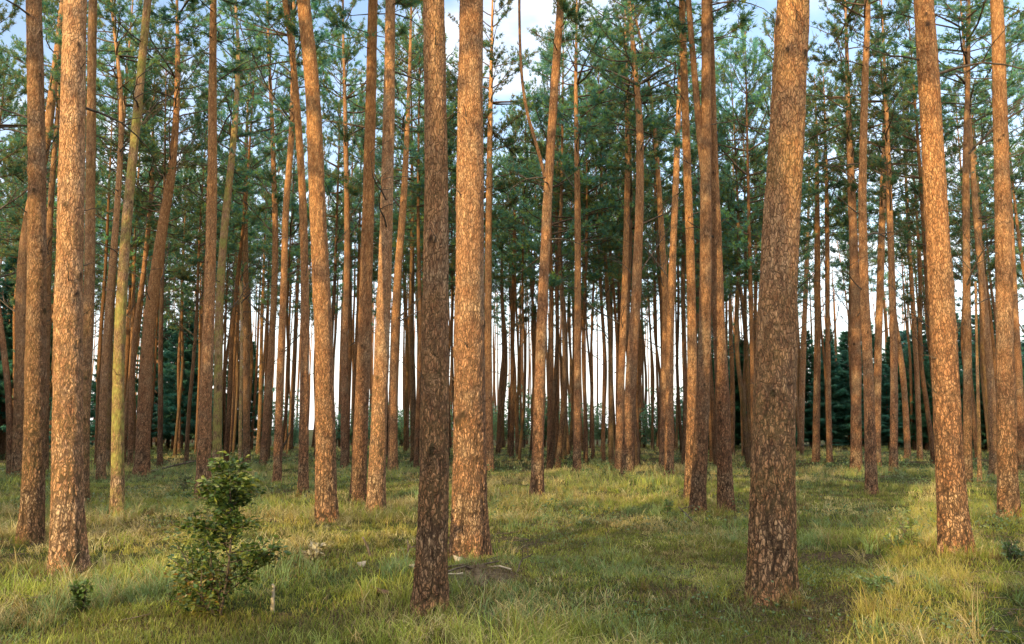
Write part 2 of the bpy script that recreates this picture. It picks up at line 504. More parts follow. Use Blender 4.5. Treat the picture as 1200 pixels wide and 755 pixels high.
def add_crown(root, base, axis, scale, i, wide=1.0):
    o = link('crown', CROWNS[i % len(CROWNS)][0], root, base); link('branchwork', CROWNS[i % len(CROWNS)][1], o)
    q = Vector((0, 0, 1)).rotation_difference(Vector(axis).normalized())
    o.rotation_mode = 'QUATERNION'
    o.rotation_quaternion = q @ Quaternion((0, 0, 1), random.uniform(0, 2 * PI))
    w = random.uniform(1.0, 1.3) * wide
    o.scale = (w, w, scale)
    return o


def add_dead(root, pos, kind, az, pitch):
    o = link('dead_branch', DEADS[kind], root, pos)
    o.rotation_euler = (random.uniform(-.5, .5), -pitch, az)
    s = random.uniform(.8, 1.2); o.scale = (s, s, s)
    return o


NAMED = []   # landmarks: (px of base, short name, world x, y)


def pine(label, pts, wb, wt, moss=0, orange=.5, light=.5, dead=4, H=None, hd=True, limb=None, flare=.28, crown=True, name='pine_tree', low=5.0):
    """pts: survey points of the stem from the foot up, as (column, row) in the photograph; all at the foot's distance"""
    b, t = on_ground(*pts[0])
    Y = b.y; k = t / F_PX
    seed = int(pts[0][0] * 7 + 13)
    P = [Vector((0, 0, 0))] + [at_depth(px, py, Y) - b for px, py in pts[1:]]
    zs = [p.z for p in P]; xs = [p.x for p in P]
    w0, w1 = wb * k / 2, wt * k / 2
    z1 = zs[-1]
    rs = [w0 + (w1 - w0) * min(1, z / z1) for z in zs]
    H = H or random.uniform(16.8, 19.2)
    zc = (max(random.uniform(9.2, 10.6), z1 + .3) if Y < 17 else max(random.uniform(7.6, 9.2), min(z1 + .3, 10.5))) if crown else 0
    lean_y = random.uniform(-.012, .012)
    sl = (xs[-1] - xs[-2]) / (zs[-1] - zs[-2])
    if crown and zc > z1:
        if zc - z1 > 1.2:
            zm = (z1 + zc) / 2
            zs.append(zm); xs.append(xs[-1] + sl * .8 * (zm - z1)); rs.append(w1 * .93)
        zs.append(zc); xs.append(xs[-1] + sl * .6 * (zc - zs[-2])); rs.append(min(w1 * .86, .13))
        zs.append(H); xs.append(xs[-1] + sl * .4 * (H - zc)); rs.append(.015)
    elif crown:          # the surveyed stem runs on up through its crown
        H = max(H, z1 + 1.6)
        zs.append(H); xs.append(xs[-1] + sl * .4 * (H - z1)); rs.append(.015)
        rs = [r_ if z_ <= zc else min(r_, max(.015, w1 * 1.15 * (1 - (z_ - zc) / (H - zc) * .85))) for r_, z_ in zip(rs, zs)]
    ys = [z * lean_y for z in zs]
    at_z = lambda z: (float(np.interp(z, zs, xs)), float(np.interp(z, zs, ys)), z)
    near = Y < 12.5
    if Y < 17 and hd:
        nseg = int(2 * PI * w0 / (.0115 if near else .018)); step = .014 if near else .028
        nseg = max(40, min(130, nseg))
    elif Y < 26: nseg, step = 32, .06
    else: nseg, step = 18, .12
    zf = min(zs[-1] - .5, (CAM_H + .56 * Y) + .4)
    me = trunk_mesh('trunk', zs, np.stack([xs, ys], 1), rs, nseg, step, zf, seed, flare=flare, knots=15 if near else 8)
    root = thing(name, label, 'tree', b)
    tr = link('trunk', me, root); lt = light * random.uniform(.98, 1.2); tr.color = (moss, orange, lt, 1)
    if crown:
        p0, p1 = Vector(at_z(zc)), Vector(at_z(H)); add_crown(root, p0, p1 - p0, (p1 - p0).length / 8.0, seed)
    if crown and zc < z1:      # survey points run on up through the crown
        pass
    C = lambda z: Vector((*hermite(zs, np.stack([xs, ys], 1), np.array([z]))[0], z))
    top = zc + .6 if crown else zs[-1]
    for i in range(dead):
        z = random.uniform(low, max(low + 1, top + .3)); az = random.uniform(0, 2 * PI)
        r_ = float(np.interp(z, zs, rs)) * .85
        add_dead(root, C(z) + Vector((math.cos(az) * r_, math.sin(az) * r_, 0)), random.choice([2, 3, 4, 5, 6, 7] if Y > 19 else [1, 2, 7]), az, random.uniform(-.15, .55))
    if near or Y < 17:
        for i in range(9):      # short snags low on the stem
            z = random.uniform(1.8, 7.0); az = random.uniform(0, 2 * PI); r_ = float(np.interp(z, zs, rs)) * .9
            o = add_dead(root, C(z) + Vector((math.cos(az) * r_, math.sin(az) * r_, 0)), 0, az, random.uniform(0, .5)); o.scale = (random.uniform(.15, .5), .7, .7)
    if limb:
        L = [at_depth(px, py, Y) - b for px, py in limb[0]]
        pa = np.array([[p.x, .02 * i * 2 - .05 * i, p.z] for i, p in enumerate(L)])
        tz = np.linspace(0, 1, 14); idx = np.linspace(0, 1, len(pa))
        pa = np.stack([np.interp(tz, idx, pa[:, c]) for c in range(3)], 1)
        pa[1:-1] = (pa[:-2] + 2 * pa[1:-1] + pa[2:]) / 4
        rr = np.linspace(limb[1] * k / 2, limb[2] * k / 2, len(pa))
        V, F = tubes_np([(pa, rr)], 10)
        lm = mesh_np('limb', V, [F], {'bark': np.tile([.7, .5, .5, 1], (len(V), 1))}, True, [M_BARK])
        o = link('limb', lm, root); o.color = (moss, orange, light, 1)
    return root, b


T = [
 # label, survey points, width at foot, width at last point, moss, orange, bark lightness (sun and shade toned into it), dead branches
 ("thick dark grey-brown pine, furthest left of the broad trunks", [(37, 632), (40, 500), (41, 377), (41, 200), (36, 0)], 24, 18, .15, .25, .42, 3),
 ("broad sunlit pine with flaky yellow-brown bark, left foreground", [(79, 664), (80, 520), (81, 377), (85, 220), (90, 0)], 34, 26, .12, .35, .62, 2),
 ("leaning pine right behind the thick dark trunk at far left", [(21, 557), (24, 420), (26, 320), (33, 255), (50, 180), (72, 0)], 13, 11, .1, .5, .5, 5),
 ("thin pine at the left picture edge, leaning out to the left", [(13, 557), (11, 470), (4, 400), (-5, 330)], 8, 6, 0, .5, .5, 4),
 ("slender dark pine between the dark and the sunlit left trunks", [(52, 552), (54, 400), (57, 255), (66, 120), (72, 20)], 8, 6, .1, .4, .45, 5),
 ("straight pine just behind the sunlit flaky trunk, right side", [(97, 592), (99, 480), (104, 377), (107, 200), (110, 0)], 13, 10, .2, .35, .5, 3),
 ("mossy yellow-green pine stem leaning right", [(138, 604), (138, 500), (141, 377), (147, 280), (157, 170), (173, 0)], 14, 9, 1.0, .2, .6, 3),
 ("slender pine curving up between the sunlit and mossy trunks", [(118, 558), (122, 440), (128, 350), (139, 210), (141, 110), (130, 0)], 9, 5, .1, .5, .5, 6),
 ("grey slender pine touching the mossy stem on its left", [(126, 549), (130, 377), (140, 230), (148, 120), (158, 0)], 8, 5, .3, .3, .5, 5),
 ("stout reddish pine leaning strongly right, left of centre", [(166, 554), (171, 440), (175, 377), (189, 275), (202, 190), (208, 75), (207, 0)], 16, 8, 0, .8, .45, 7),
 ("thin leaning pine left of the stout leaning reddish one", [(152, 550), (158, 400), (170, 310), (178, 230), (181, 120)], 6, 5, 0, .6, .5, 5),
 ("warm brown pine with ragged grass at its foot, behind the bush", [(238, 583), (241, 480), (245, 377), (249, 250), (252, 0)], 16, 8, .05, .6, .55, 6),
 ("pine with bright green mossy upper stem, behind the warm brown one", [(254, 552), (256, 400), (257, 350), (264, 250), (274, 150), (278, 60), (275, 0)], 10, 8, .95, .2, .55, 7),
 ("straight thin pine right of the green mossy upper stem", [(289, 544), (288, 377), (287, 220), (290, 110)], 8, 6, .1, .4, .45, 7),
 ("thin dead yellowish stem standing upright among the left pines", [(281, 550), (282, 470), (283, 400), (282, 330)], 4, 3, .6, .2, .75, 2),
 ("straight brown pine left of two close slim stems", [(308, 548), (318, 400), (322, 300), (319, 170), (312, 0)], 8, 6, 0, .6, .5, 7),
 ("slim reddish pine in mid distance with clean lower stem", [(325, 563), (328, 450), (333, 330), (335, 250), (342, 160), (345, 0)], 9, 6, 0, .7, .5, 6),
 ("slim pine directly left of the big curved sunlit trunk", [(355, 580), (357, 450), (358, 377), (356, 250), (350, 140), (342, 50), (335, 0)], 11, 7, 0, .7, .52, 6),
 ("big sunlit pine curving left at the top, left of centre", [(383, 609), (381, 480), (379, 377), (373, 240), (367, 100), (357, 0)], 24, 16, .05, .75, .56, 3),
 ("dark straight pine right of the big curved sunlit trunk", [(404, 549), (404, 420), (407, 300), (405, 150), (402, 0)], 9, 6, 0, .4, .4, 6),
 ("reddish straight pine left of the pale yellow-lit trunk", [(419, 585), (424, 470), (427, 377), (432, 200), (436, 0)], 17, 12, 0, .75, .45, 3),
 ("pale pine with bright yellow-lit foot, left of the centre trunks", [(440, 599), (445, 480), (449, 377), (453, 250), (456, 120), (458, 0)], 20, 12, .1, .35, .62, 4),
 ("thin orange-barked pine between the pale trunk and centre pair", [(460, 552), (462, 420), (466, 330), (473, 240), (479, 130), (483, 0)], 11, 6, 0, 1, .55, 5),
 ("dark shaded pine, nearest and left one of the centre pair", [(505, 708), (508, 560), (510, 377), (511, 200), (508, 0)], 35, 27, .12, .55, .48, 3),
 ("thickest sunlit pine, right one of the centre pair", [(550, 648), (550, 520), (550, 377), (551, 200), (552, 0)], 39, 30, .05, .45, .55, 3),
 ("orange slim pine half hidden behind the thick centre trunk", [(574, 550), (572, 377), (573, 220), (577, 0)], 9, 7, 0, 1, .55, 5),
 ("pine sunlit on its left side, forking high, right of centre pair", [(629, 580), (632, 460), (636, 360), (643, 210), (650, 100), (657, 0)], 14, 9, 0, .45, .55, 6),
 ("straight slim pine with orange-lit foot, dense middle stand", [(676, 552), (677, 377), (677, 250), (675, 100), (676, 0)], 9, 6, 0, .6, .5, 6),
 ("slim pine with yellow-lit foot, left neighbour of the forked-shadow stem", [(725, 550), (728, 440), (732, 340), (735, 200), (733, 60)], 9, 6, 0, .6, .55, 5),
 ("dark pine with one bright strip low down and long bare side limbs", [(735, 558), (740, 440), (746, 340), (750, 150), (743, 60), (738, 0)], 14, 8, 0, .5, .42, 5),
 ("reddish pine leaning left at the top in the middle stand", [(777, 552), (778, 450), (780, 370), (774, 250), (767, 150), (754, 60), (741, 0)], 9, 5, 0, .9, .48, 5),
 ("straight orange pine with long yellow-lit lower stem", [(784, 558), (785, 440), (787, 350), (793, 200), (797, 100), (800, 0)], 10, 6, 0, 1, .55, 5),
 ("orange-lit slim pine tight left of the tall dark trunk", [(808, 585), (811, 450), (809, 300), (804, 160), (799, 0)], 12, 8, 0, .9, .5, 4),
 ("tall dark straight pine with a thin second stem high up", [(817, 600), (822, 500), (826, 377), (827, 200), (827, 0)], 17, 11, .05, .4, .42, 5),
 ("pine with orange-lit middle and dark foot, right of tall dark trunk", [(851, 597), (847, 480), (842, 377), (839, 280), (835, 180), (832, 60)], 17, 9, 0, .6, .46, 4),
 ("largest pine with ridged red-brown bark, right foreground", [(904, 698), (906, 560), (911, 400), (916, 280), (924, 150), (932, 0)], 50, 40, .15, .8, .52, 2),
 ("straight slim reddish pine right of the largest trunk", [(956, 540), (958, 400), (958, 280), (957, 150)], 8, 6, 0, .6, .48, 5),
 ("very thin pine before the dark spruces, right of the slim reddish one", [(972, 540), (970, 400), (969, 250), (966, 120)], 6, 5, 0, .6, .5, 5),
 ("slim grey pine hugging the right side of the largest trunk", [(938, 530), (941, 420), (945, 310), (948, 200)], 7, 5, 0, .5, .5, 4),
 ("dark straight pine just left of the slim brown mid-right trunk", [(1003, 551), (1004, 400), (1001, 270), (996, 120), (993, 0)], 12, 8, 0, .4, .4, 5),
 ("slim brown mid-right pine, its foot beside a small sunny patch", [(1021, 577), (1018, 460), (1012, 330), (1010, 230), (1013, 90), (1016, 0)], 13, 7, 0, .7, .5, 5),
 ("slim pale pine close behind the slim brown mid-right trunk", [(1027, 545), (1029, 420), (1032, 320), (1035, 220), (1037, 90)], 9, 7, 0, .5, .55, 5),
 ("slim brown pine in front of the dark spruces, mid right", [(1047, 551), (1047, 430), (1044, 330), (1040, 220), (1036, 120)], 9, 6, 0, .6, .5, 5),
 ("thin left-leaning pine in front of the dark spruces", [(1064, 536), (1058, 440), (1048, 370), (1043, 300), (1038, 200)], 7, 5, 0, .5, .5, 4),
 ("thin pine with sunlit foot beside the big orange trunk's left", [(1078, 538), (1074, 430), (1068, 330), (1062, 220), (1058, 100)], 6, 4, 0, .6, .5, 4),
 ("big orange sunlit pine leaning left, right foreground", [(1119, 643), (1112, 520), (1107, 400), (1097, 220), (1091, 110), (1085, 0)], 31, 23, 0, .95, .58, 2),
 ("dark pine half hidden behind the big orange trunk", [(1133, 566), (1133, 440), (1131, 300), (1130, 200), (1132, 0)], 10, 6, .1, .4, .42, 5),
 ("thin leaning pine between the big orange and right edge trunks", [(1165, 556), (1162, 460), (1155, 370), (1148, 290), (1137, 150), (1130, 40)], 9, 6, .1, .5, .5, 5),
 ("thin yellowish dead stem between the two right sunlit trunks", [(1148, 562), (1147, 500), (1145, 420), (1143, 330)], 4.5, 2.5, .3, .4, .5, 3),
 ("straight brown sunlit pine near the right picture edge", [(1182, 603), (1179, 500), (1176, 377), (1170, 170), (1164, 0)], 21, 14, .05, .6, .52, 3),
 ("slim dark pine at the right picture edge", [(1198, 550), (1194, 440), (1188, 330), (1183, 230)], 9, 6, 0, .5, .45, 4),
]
for (lab, pts, wb, wt, mo, og, li, nd) in T:
    limb = None; crown = True
    if lab.startswith('tall dark straight'): limb = ([(826, 215), (819, 150), (813, 80), (806, 0), (803, -60)], 9, 6)
    if lab.startswith('pine sunlit on its left'): limb = ([(640, 215), (632, 180), (616, 130), (610, 80), (608, 0), (610, -60)], 4.5, 3)
    if 'dead' in lab and 'stem' in lab: crown = False
    root, b = pine(lab, pts, wb, wt, mo, og, li, nd, limb=limb, crown=crown, flare=.17 if wb > 48 else .26, name='pine_tree' if crown else 'dead_tree')
    NAMED.append((pts[0][0], lab, b.x, b.y))

# two long bare limbs on the dark pine in the middle
root = [o for o in COL.objects if o.get('label', '').startswith('dark pine with one bright strip')][0]
Yd = root.location.y
for pts, w in (([(749, 100), (735, 95), (715, 88), (690, 84), (668, 82)], 4), ([(751, 98), (768, 88), (782, 82), (800, 74)], 4),
               ([(743, 25), (728, 24), (708, 28), (690, 33)], 3)):
    pa = np.array([list(at_depth(px, py, Yd) - root.location) for px, py in pts]); pa[:, 1] = np.linspace(0, -.5, len(pa))
    V, F = tubes_np([(pa, np.linspace(w, 1.2, len(pa)) * .5 * Yd / F_PX)], 6)
    link('dead_branch', mesh_np('dead_branch', V, [F], None, True, [M_DEAD]), root)

# ------------------------------------------------------------------ the dense stand further back
GTR = []
for i in range(12):
    r2 = np.random.default_rng(500 + i)
    zs = [0, 2.5, 5, 7.5, 9.5, 17.5]; a = r2.uniform(-.35, .35); b_ = r2.uniform(-.35, .35); c_ = r2.uniform(-.15, .15)
    xy = np.array([[a * math.sin(PI * min(z, 9.5) / 9.5) ** 2 + c_ * math.sin(2 * PI * min(z, 9.5) / 9.5), b_ * math.sin(PI * min(z, 9.5) / 9.5) ** 2] for z in zs])
    r0 = r2.uniform(.105, .165)
    GTR.append(trunk_mesh('trunk', zs, xy, [r0, r0 * .93, r0 * .85, r0 * .76, r0 * .66, .015], 14, .22, 16.5, 600 + i, amp=.8, knots=3))


def stand_pine(x, y, label, group, nd=4, s=None):
    root = thing('pine_tree', label, 'tree', (x, y, float(gh(x, y))), group)
    s = s or random.uniform(.9, 1.12)
    tr = link('trunk', random.choice(GTR), root); tr.scale = (s * (random.uniform(.58, .92) if y > 20 else 1.0),) * 2 + (s,)
    tr.rotation_euler = (random.gauss(0, .016), random.gauss(0, .016), random.uniform(0, 2 * PI))
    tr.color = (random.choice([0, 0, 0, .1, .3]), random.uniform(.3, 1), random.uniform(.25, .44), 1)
    bpy.context.view_layer.update() if False else None
    m = tr.rotation_euler.to_matrix()
    z0 = (random.uniform(7.4, 9.2) if y < 44 else random.uniform(9.3, 11.2)) * s
    base = m @ Vector((0, 0, z0)); ax = m @ Vector((0, 0, 1))
    add_crown(root, base, ax, (17.5 * s - z0) / 8.0, random.randrange(99), .72 if y > 40 else 1.0)
    for i in range(nd):
        z = random.uniform(4.8, 9.6) * s; az = random.uniform(0, 2 * PI)
        add_dead(root, m @ Vector((0, 0, z)), random.choice([2, 3, 4, 5, 6, 7]), az, random.uniform(-.15, .55))
    return root


spots = [(n[2], n[3]) for n in NAMED]
far = []
tries = 0
while len(far) < 248 and tries < 20000:
    tries += 1
    y = 27 + 37 * random.random() ** .7
    x = random.uniform(-.70, .70) * y
    px = 600 + F_PX * x / y
    if px > 940 and random.random() < .55: continue
    if min((x - a) ** 2 + (y - b) ** 2 for a, b in spots) < 1.3 ** 2: continue
    # keep clear of the bases of stems surveyed above, seen from the path
    if y < 34 and min(abs(px - n[0]) for n in NAMED) < 9: continue
    spots.append((x, y)); far.append((px, x, y))
marks = [(-400, ''), (81, 'flaky sunlit'), (141, 'mossy leaning'), (247, 'warm brown'), (380, 'big curved'),
         (446, 'pale yellow-footed'), (550, 'thick centre'), (634, 'forking left-lit'), (740, 'strip-lit dark'),
         (824, 'tall dark'), (908, 'largest ridged'), (1018, 'slim brown mid-right'), (1110, 'big orange'), (2000, '')]
ordw = ['first', 'second', 'third', 'fourth', 'fifth', 'sixth', 'seventh', 'eighth', 'ninth', 'tenth']
for i in range(len(marks) - 1):
    a, b = marks[i], marks[i + 1]
    for band, nm in ((0, 'mid-distance'), (1, 'farthest')):
        G = sorted(f for f in far if a[0] <= f[0] < b[0] and (f[2] > 44) == bool(band))
        where = f'between {a[1]} and {b[1]} trunks' if a[1] and b[1] else (f'left of {b[1]} trunk' if b[1] else f'right of {a[1]} trunk')
        for j, (px, x, y) in enumerate(G):
            lab = f'slender {nm} pine {where}'
            if 1 < len(G) <= 10: lab = f'{ordw[j]} slender {nm} pine from left, {where}'
            stand_pine(x, y, lab, 'slender pines of the dense stand', 4 if y < 46 else 3)

paths = []
r = np.random.default_rng(321)
for i in range(280):
    y = r.uniform(64, 98); x = r.uniform(-.64, .50) * y; z0 = float(gh(x, y)); H = r.uniform(14, 18)
    zz_ = np.linspace(0, 1, 6); sw = r.normal(0, .22, 2)
    P = np.stack([x + sw[0] * np.sin(zz_ * 3) + r.normal(0, .012) * H * zz_, y + sw[1] * np.sin(zz_ * 3), z0 - .1 + H * zz_], 1)
    paths.append((P, np.linspace(r.uniform(.08, .13), .03, 6)))
V, F = tubes_np(paths, 8)
o = link('distant_wood', mesh_np('distant_wood', V, [F], {'bark': np.stack([np.full(len(V), .7), rng.uniform(.2, .8, len(V)), np.clip(V[:, 2] / 17, 0, 1), np.ones(len(V))], 1)}, True, [M_BARK]))
o['kind'] = 'stuff'; o['label'] = 'most distant thin stems of the pine stand, merging into one mass'; o['category'] = 'wood'; o.color = (0, .8, .4, 1)

# forest the light comes through, behind and left of the viewpoint
def sunpos(q, s):
    p = SUN_P * q - SUN_D * s
    return p.x, p.y


behind = [(-1.5, 10), (-1.9, 14.5), (-4.3, 9.5), (-6.55, 10.5), (-8.15, 9), (-11.3, 9.5), (-12.0, 6.5), (-14.1, 10.5), (-16.6, 8.5), (-19.2, 11), (-22, 9.5), (3.2, 9.5), (5.6, 11), (8.2, 9)]
tries = 0
while len(behind) < 46 and tries < 9000:
    tries += 1
    q = random.uniform(-30, 14); s = random.uniform(13, 44)
    if -15 < q < -3.2 or -2.7 < q < 2.2: continue
    if min(math.hypot(q - a_, s - b_) for a_, b_ in behind) < 3.0: continue
    behind.append((q, s))
for i, (q, s) in enumerate(behind):
    x, y = sunpos(q, s)
    stand_pine(x, y, 'tall pine behind the viewpoint that shades the forest floor', 'pines behind the viewpoint', 2, random.uniform(1.0, 1.12))

# ------------------------------------------------------------------ spruces
SPR = []
for i, H in enumerate((12.5, 10.5, 14, 11)):
    zs = [0, 2, H * .6, H - .1]
    r0 = .09 + .006 * H
    SPR.append((trunk_mesh('trunk', zs, np.zeros((4, 2)), [r0, r0 * .85, r0 * .4, .01], 10, .3, H - 1, 700 + i, amp=.4, knots=0), spruce_crown(800 + i, H, 1.7 if i % 2 else 1.1), H))
YSP = (trunk_mesh('trunk', [0, 2, 5.4], np.zeros((3, 2)), [.07, .045, .01], 10, .2, 5, 720, amp=.3, knots=0), spruce_crown(820, 5.5, .15), 5.5)


def spruce(x, y, v, label, group, h=1.0, wide=1.0):
    root = thing('spruce_tree', label, 'tree', (x, y, float(gh(x, y)) - .05), group)
    tr = link('trunk', v[0], root); tr.color = (.1, .1, .4, 1); tr.scale = (h, h, h)
    c = link('crown', v[1], root); w = random.uniform(.9, 1.2) * h * wide; c.scale = (w, w, h); c.rotation_euler = (0, 0, random.uniform(0, 6.28))
    return root


for i in range(52):      # right, behind the pines
    x = 14.0 + (i % 36) * 1.05 + random.uniform(-.6, .6); y = (58 if i < 36 else 69) + random.uniform(-4, 5)
    if i >= 36: x = 17 + (i - 36) * 2.4
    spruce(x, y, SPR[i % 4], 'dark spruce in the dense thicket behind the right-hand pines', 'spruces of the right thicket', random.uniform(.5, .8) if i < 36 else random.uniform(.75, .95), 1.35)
for i in range(22):
    x = -19 - i * 1.35 + random.uniform(-.6, .6); y = 56 + random.uniform(-4, 6)
    spruce(x, y, SPR[(i + 1) % 4], 'dark spruce in the thicket behind the left-hand pines', 'spruces of the left thicket', random.uniform(.6, 1.0))
for i, (x, y, h) in enumerate([(-27, 38, .9), (-25.5, 41, 1.0), (-30, 40, 1.1), (-29, 35, .9)]):
    spruce(x, y, SPR[i % 4], 'dark spruce filling the left picture edge behind the thick dark trunk', 'spruces at the left edge', h)
for i in range(46):      # the stand closes in on both sides and behind, leaving the sun's own quarter open
    az = R(44 + i * (360 - 88) / 45 + random.uniform(-2, 2))      # clockwise from the view direction
    d_sun = abs((math.degrees(az) - 208.6 + 180) % 360 - 180)
    if d_sun < 26: continue
    rad = random.uniform(24, 33)
    spruce(rad * math.sin(az), rad * math.cos(az), SPR[i % 4], 'dark spruce closing in the stand beside and behind the viewpoint', 'spruces around the viewpoint', random.uniform(.9, 1.2), 1.5)
# unseen young spruces, added and shaped to throw shade across the near floor
for i, (q, s, h, wd) in enumerate([(-3.85, 7.5, 1.35, .7), (-2.95, 6.0, 1.2, .8), (-1.75, 7.5, 1.6, .5), (-3.5, 10.5, 1.65, .75), (-2.3, 12.5, 1.7, .7), (-4.3, 12, 1.3, .45),
                                (.48, 1.2, .62, .6), (.95, 2.2, .62, .6), (1.5, 3.2, .7, .7), (2.3, 5.5, .75, 1), (3.2, 8, 1.15, 1), (4.3, 6.5, 1.0, 1), (5.9, 8.5, 1.1, 1), (7.8, 9, 1.0, 1), (9.8, 11, 1.0, 1),
                                (-5.75, 7, .30, .7), (-12.4, 6, .3, 1), (-6.9, 3.2, .16, 1.3), (-8.2, 3.4, .15, 1.3)]):
    x, y = sunpos(q, s)
    spruce(x, y, YSP, 'unseen young spruce added for its shade, behind the viewpoint', 'unseen young spruces added for shade', h, wd)

# ------------------------------------------------------------------ shrubs at the far edge of the clearing
def shrub_mesh(seed, H, Wd, n, lw, cols, stems=5, mat=None):
    r = np.random.default_rng(seed); paths = []; P, D = [], []
    for s in range(stems):
        a = r.uniform(0, 6.28); lean = r.uniform(.1, .9) * Wd * .5
        top = np.array([math.cos(a) * lean, math.sin(a) * lean, H * r.uniform(.6, 1.0)])
        pts = np.array([top * t ** np.array([1.3, 1.3, 1.0]) + r.normal(0, .02, 3) * H * t for t in np.linspace(0, 1, 7)])
        pts[:, 2] = np.clip(pts[:, 2], 0, None)
        paths.append((pts, np.linspace(.006 * H + .004, .003, 7)))
        for b in range(int(n / stems / 7)):
            t = r.uniform(.15, 1); i0 = min(int(t * 6), 5); q = pts[i0] + (pts[i0 + 1] - pts[i0]) * (t * 6 - i0)
            aa = r.uniform(0, 6.28); d = np.array([math.cos(aa), math.sin(aa), r.uniform(-.1, .7)]); L = Wd * .33 * r.uniform(.4, 1.1) * (1.15 - .7 * t)
            e = q + d * L; paths.append((np.array([q, (q + e) / 2 + [0, 0, .02], e]), np.array([.004, .003, .002])))
            for v in r.uniform(.25, 1.05, 7):
                P.append(q + (e - q) * v); dd = d * .5 + r.normal(0, .6, 3); D.append(dd)
    P = np.array(P); D = unit(np.array(D)); m = len(P)
    N = unit(np.array([0, 0, 1.]) + r.normal(0, .45, (m, 3)))
    L = lw * r.uniform(.7, 1.4, m)
    V2, F2 = leaves_quad(P, D, N, L, L * .55)
    V1, F1 = tubes_np(paths, 4)
    c2 = np.repeat(tint_cols(m, cols, .25), 4, 0)
    return mesh_np('stems', V1, [F1], None, True, [M_DEAD]), mesh_np('foliage', V2, [F2], {'tint': c2}, False, [mat or M_LEAF])


hazed_cols = [(.14, .30, .22), (.19, .35, .22), (.26, .38, .18)]  # leaf greens lightened to stand in for haze over the far shrubs
FS = [shrub_mesh(900 + i, 3.2 + .6 * i, 3.2, 1700, .17, hazed_cols, 8, M_FAR) for i in range(3)]
for i in range(34):
    x = -24 + i * 1.25 + random.uniform(-.6, .6); y = 60 + random.uniform(-2, 8)
    root = thing('shrub', 'green shrub paled as by haze at the far edge of the stand, below the bright sky gap', 'shrub', (x, y, float(gh(x, y))), 'shrubs at the far edge')
    s = random.uniform(.7, 1.25)
    for nm, me in zip(('stem', 'foliage'), FS[i % 3]):
        o = link(nm, me, root); o.scale = (s, s, s); o.rotation_euler = (0, 0, i * 1.7)

# ------------------------------------------------------------------ floor
def grid_axis(lim, fine, n):
    t = np.linspace(-1, 1, n); return np.sign(t) * (np.abs(t) * fine + (np.abs(t) ** 5) * (lim - fine))


ax = grid_axis(420, 60, 420); ay = grid_axis(420, 60, 420)
GX, GY = np.meshgrid(ax, ay, indexing='ij')
V = np.stack([GX, GY, gh(GX, GY)], -1).reshape(-1, 3)
n = len(ax); i = np.arange(n - 1)[:, None] * n; j = np.arange(n - 1)[None, :]
Q = np.stack([i + j, i + n + j, i + n + j + 1, i + j + 1], -1).reshape(-1, 4)
g = link('ground', mesh_np('ground', V, [Q], None, True, [M_GROUND])); g['kind'] = 'structure'


def grass_mesh(P, az, L, bend, W, col, segs, tipcol=None):
    """bending blades; P roots (n,3), az heading, bend 0..1.6"""
    n = len(P); H = np.stack([np.cos(az), np.sin(az), np.zeros(n)], 1); S = np.stack([-np.sin(az), np.cos(az), np.zeros(n)], 1)
    tw = rng.uniform(-.9, .9, n); S = unit(S * np.cos(tw)[:, None] + H * np.sin(tw)[:, None])
    rows = []; p = P.copy(); e = np.full(n, PI / 2) - rng.uniform(.0, .35, n) - bend * .15
    cr = []
    for s in range(segs + 1):
        t = s / segs; w = W * (1 - t) ** .7 * .5
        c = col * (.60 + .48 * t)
        if s < segs:
            rows += [p - S * w[:, None], p + S * w[:, None]]; cr += [c, c]
        else:
            rows += [p]; cr += [c]
        p = p + (H * np.cos(e)[:, None] + np.array([0, 0, 1.]) * np.sin(e)[:, None]) * (L / segs)[:, None]
        e = e - bend / segs * (1.0 + t)
    k = 2 * segs + 1
    V = np.stack(rows, 1).reshape(-1, 3); C = np.stack(cr, 1).reshape(-1, 3)
    b = (np.arange(n) * k)[:, None]
    F = []
    for s in range(segs - 1):
        F.append(b + np.array([[2 * s, 2 * s + 1, 2 * s + 3, 2 * s + 2]]))
    tri = b + np.array([[2 * segs - 2, 2 * segs - 1, 2 * segs]])
    return V, ([np.concatenate(F)] if F else []) + [tri], C


def merge(parts):
    Vs, Cs, q, t, off = [], [], [], [], 0
    for V, F, C in parts:
        Vs.append(V); Cs.append(C)
        for f in F: (q if f.shape[1] == 4 else t).append(f + off)
        off += len(V)
    F = ([np.concatenate(q)] if q else []) + ([np.concatenate(t)] if t else [])
    return np.concatenate(Vs), F, np.concatenate(Cs)


def scatter(y0, y1, per_m2):
    """random points of the visible wedge of floor"""
    area = .72 * (y1**2 - y0**2) + 4 * (y1 - y0)
    n = int(area * per_m2)
    y = np.sqrt(rng.uniform(y0**2, y1**2, n)); x = rng.uniform(-1, 1, n) * (.72 * y + 1.6)
    ok = np.ones(n, bool)
    for a, b in spots[:len(NAMED)]:
        ok &= (x - a)**2 + (y - b)**2 > .16**2
    return x[ok], y[ok]


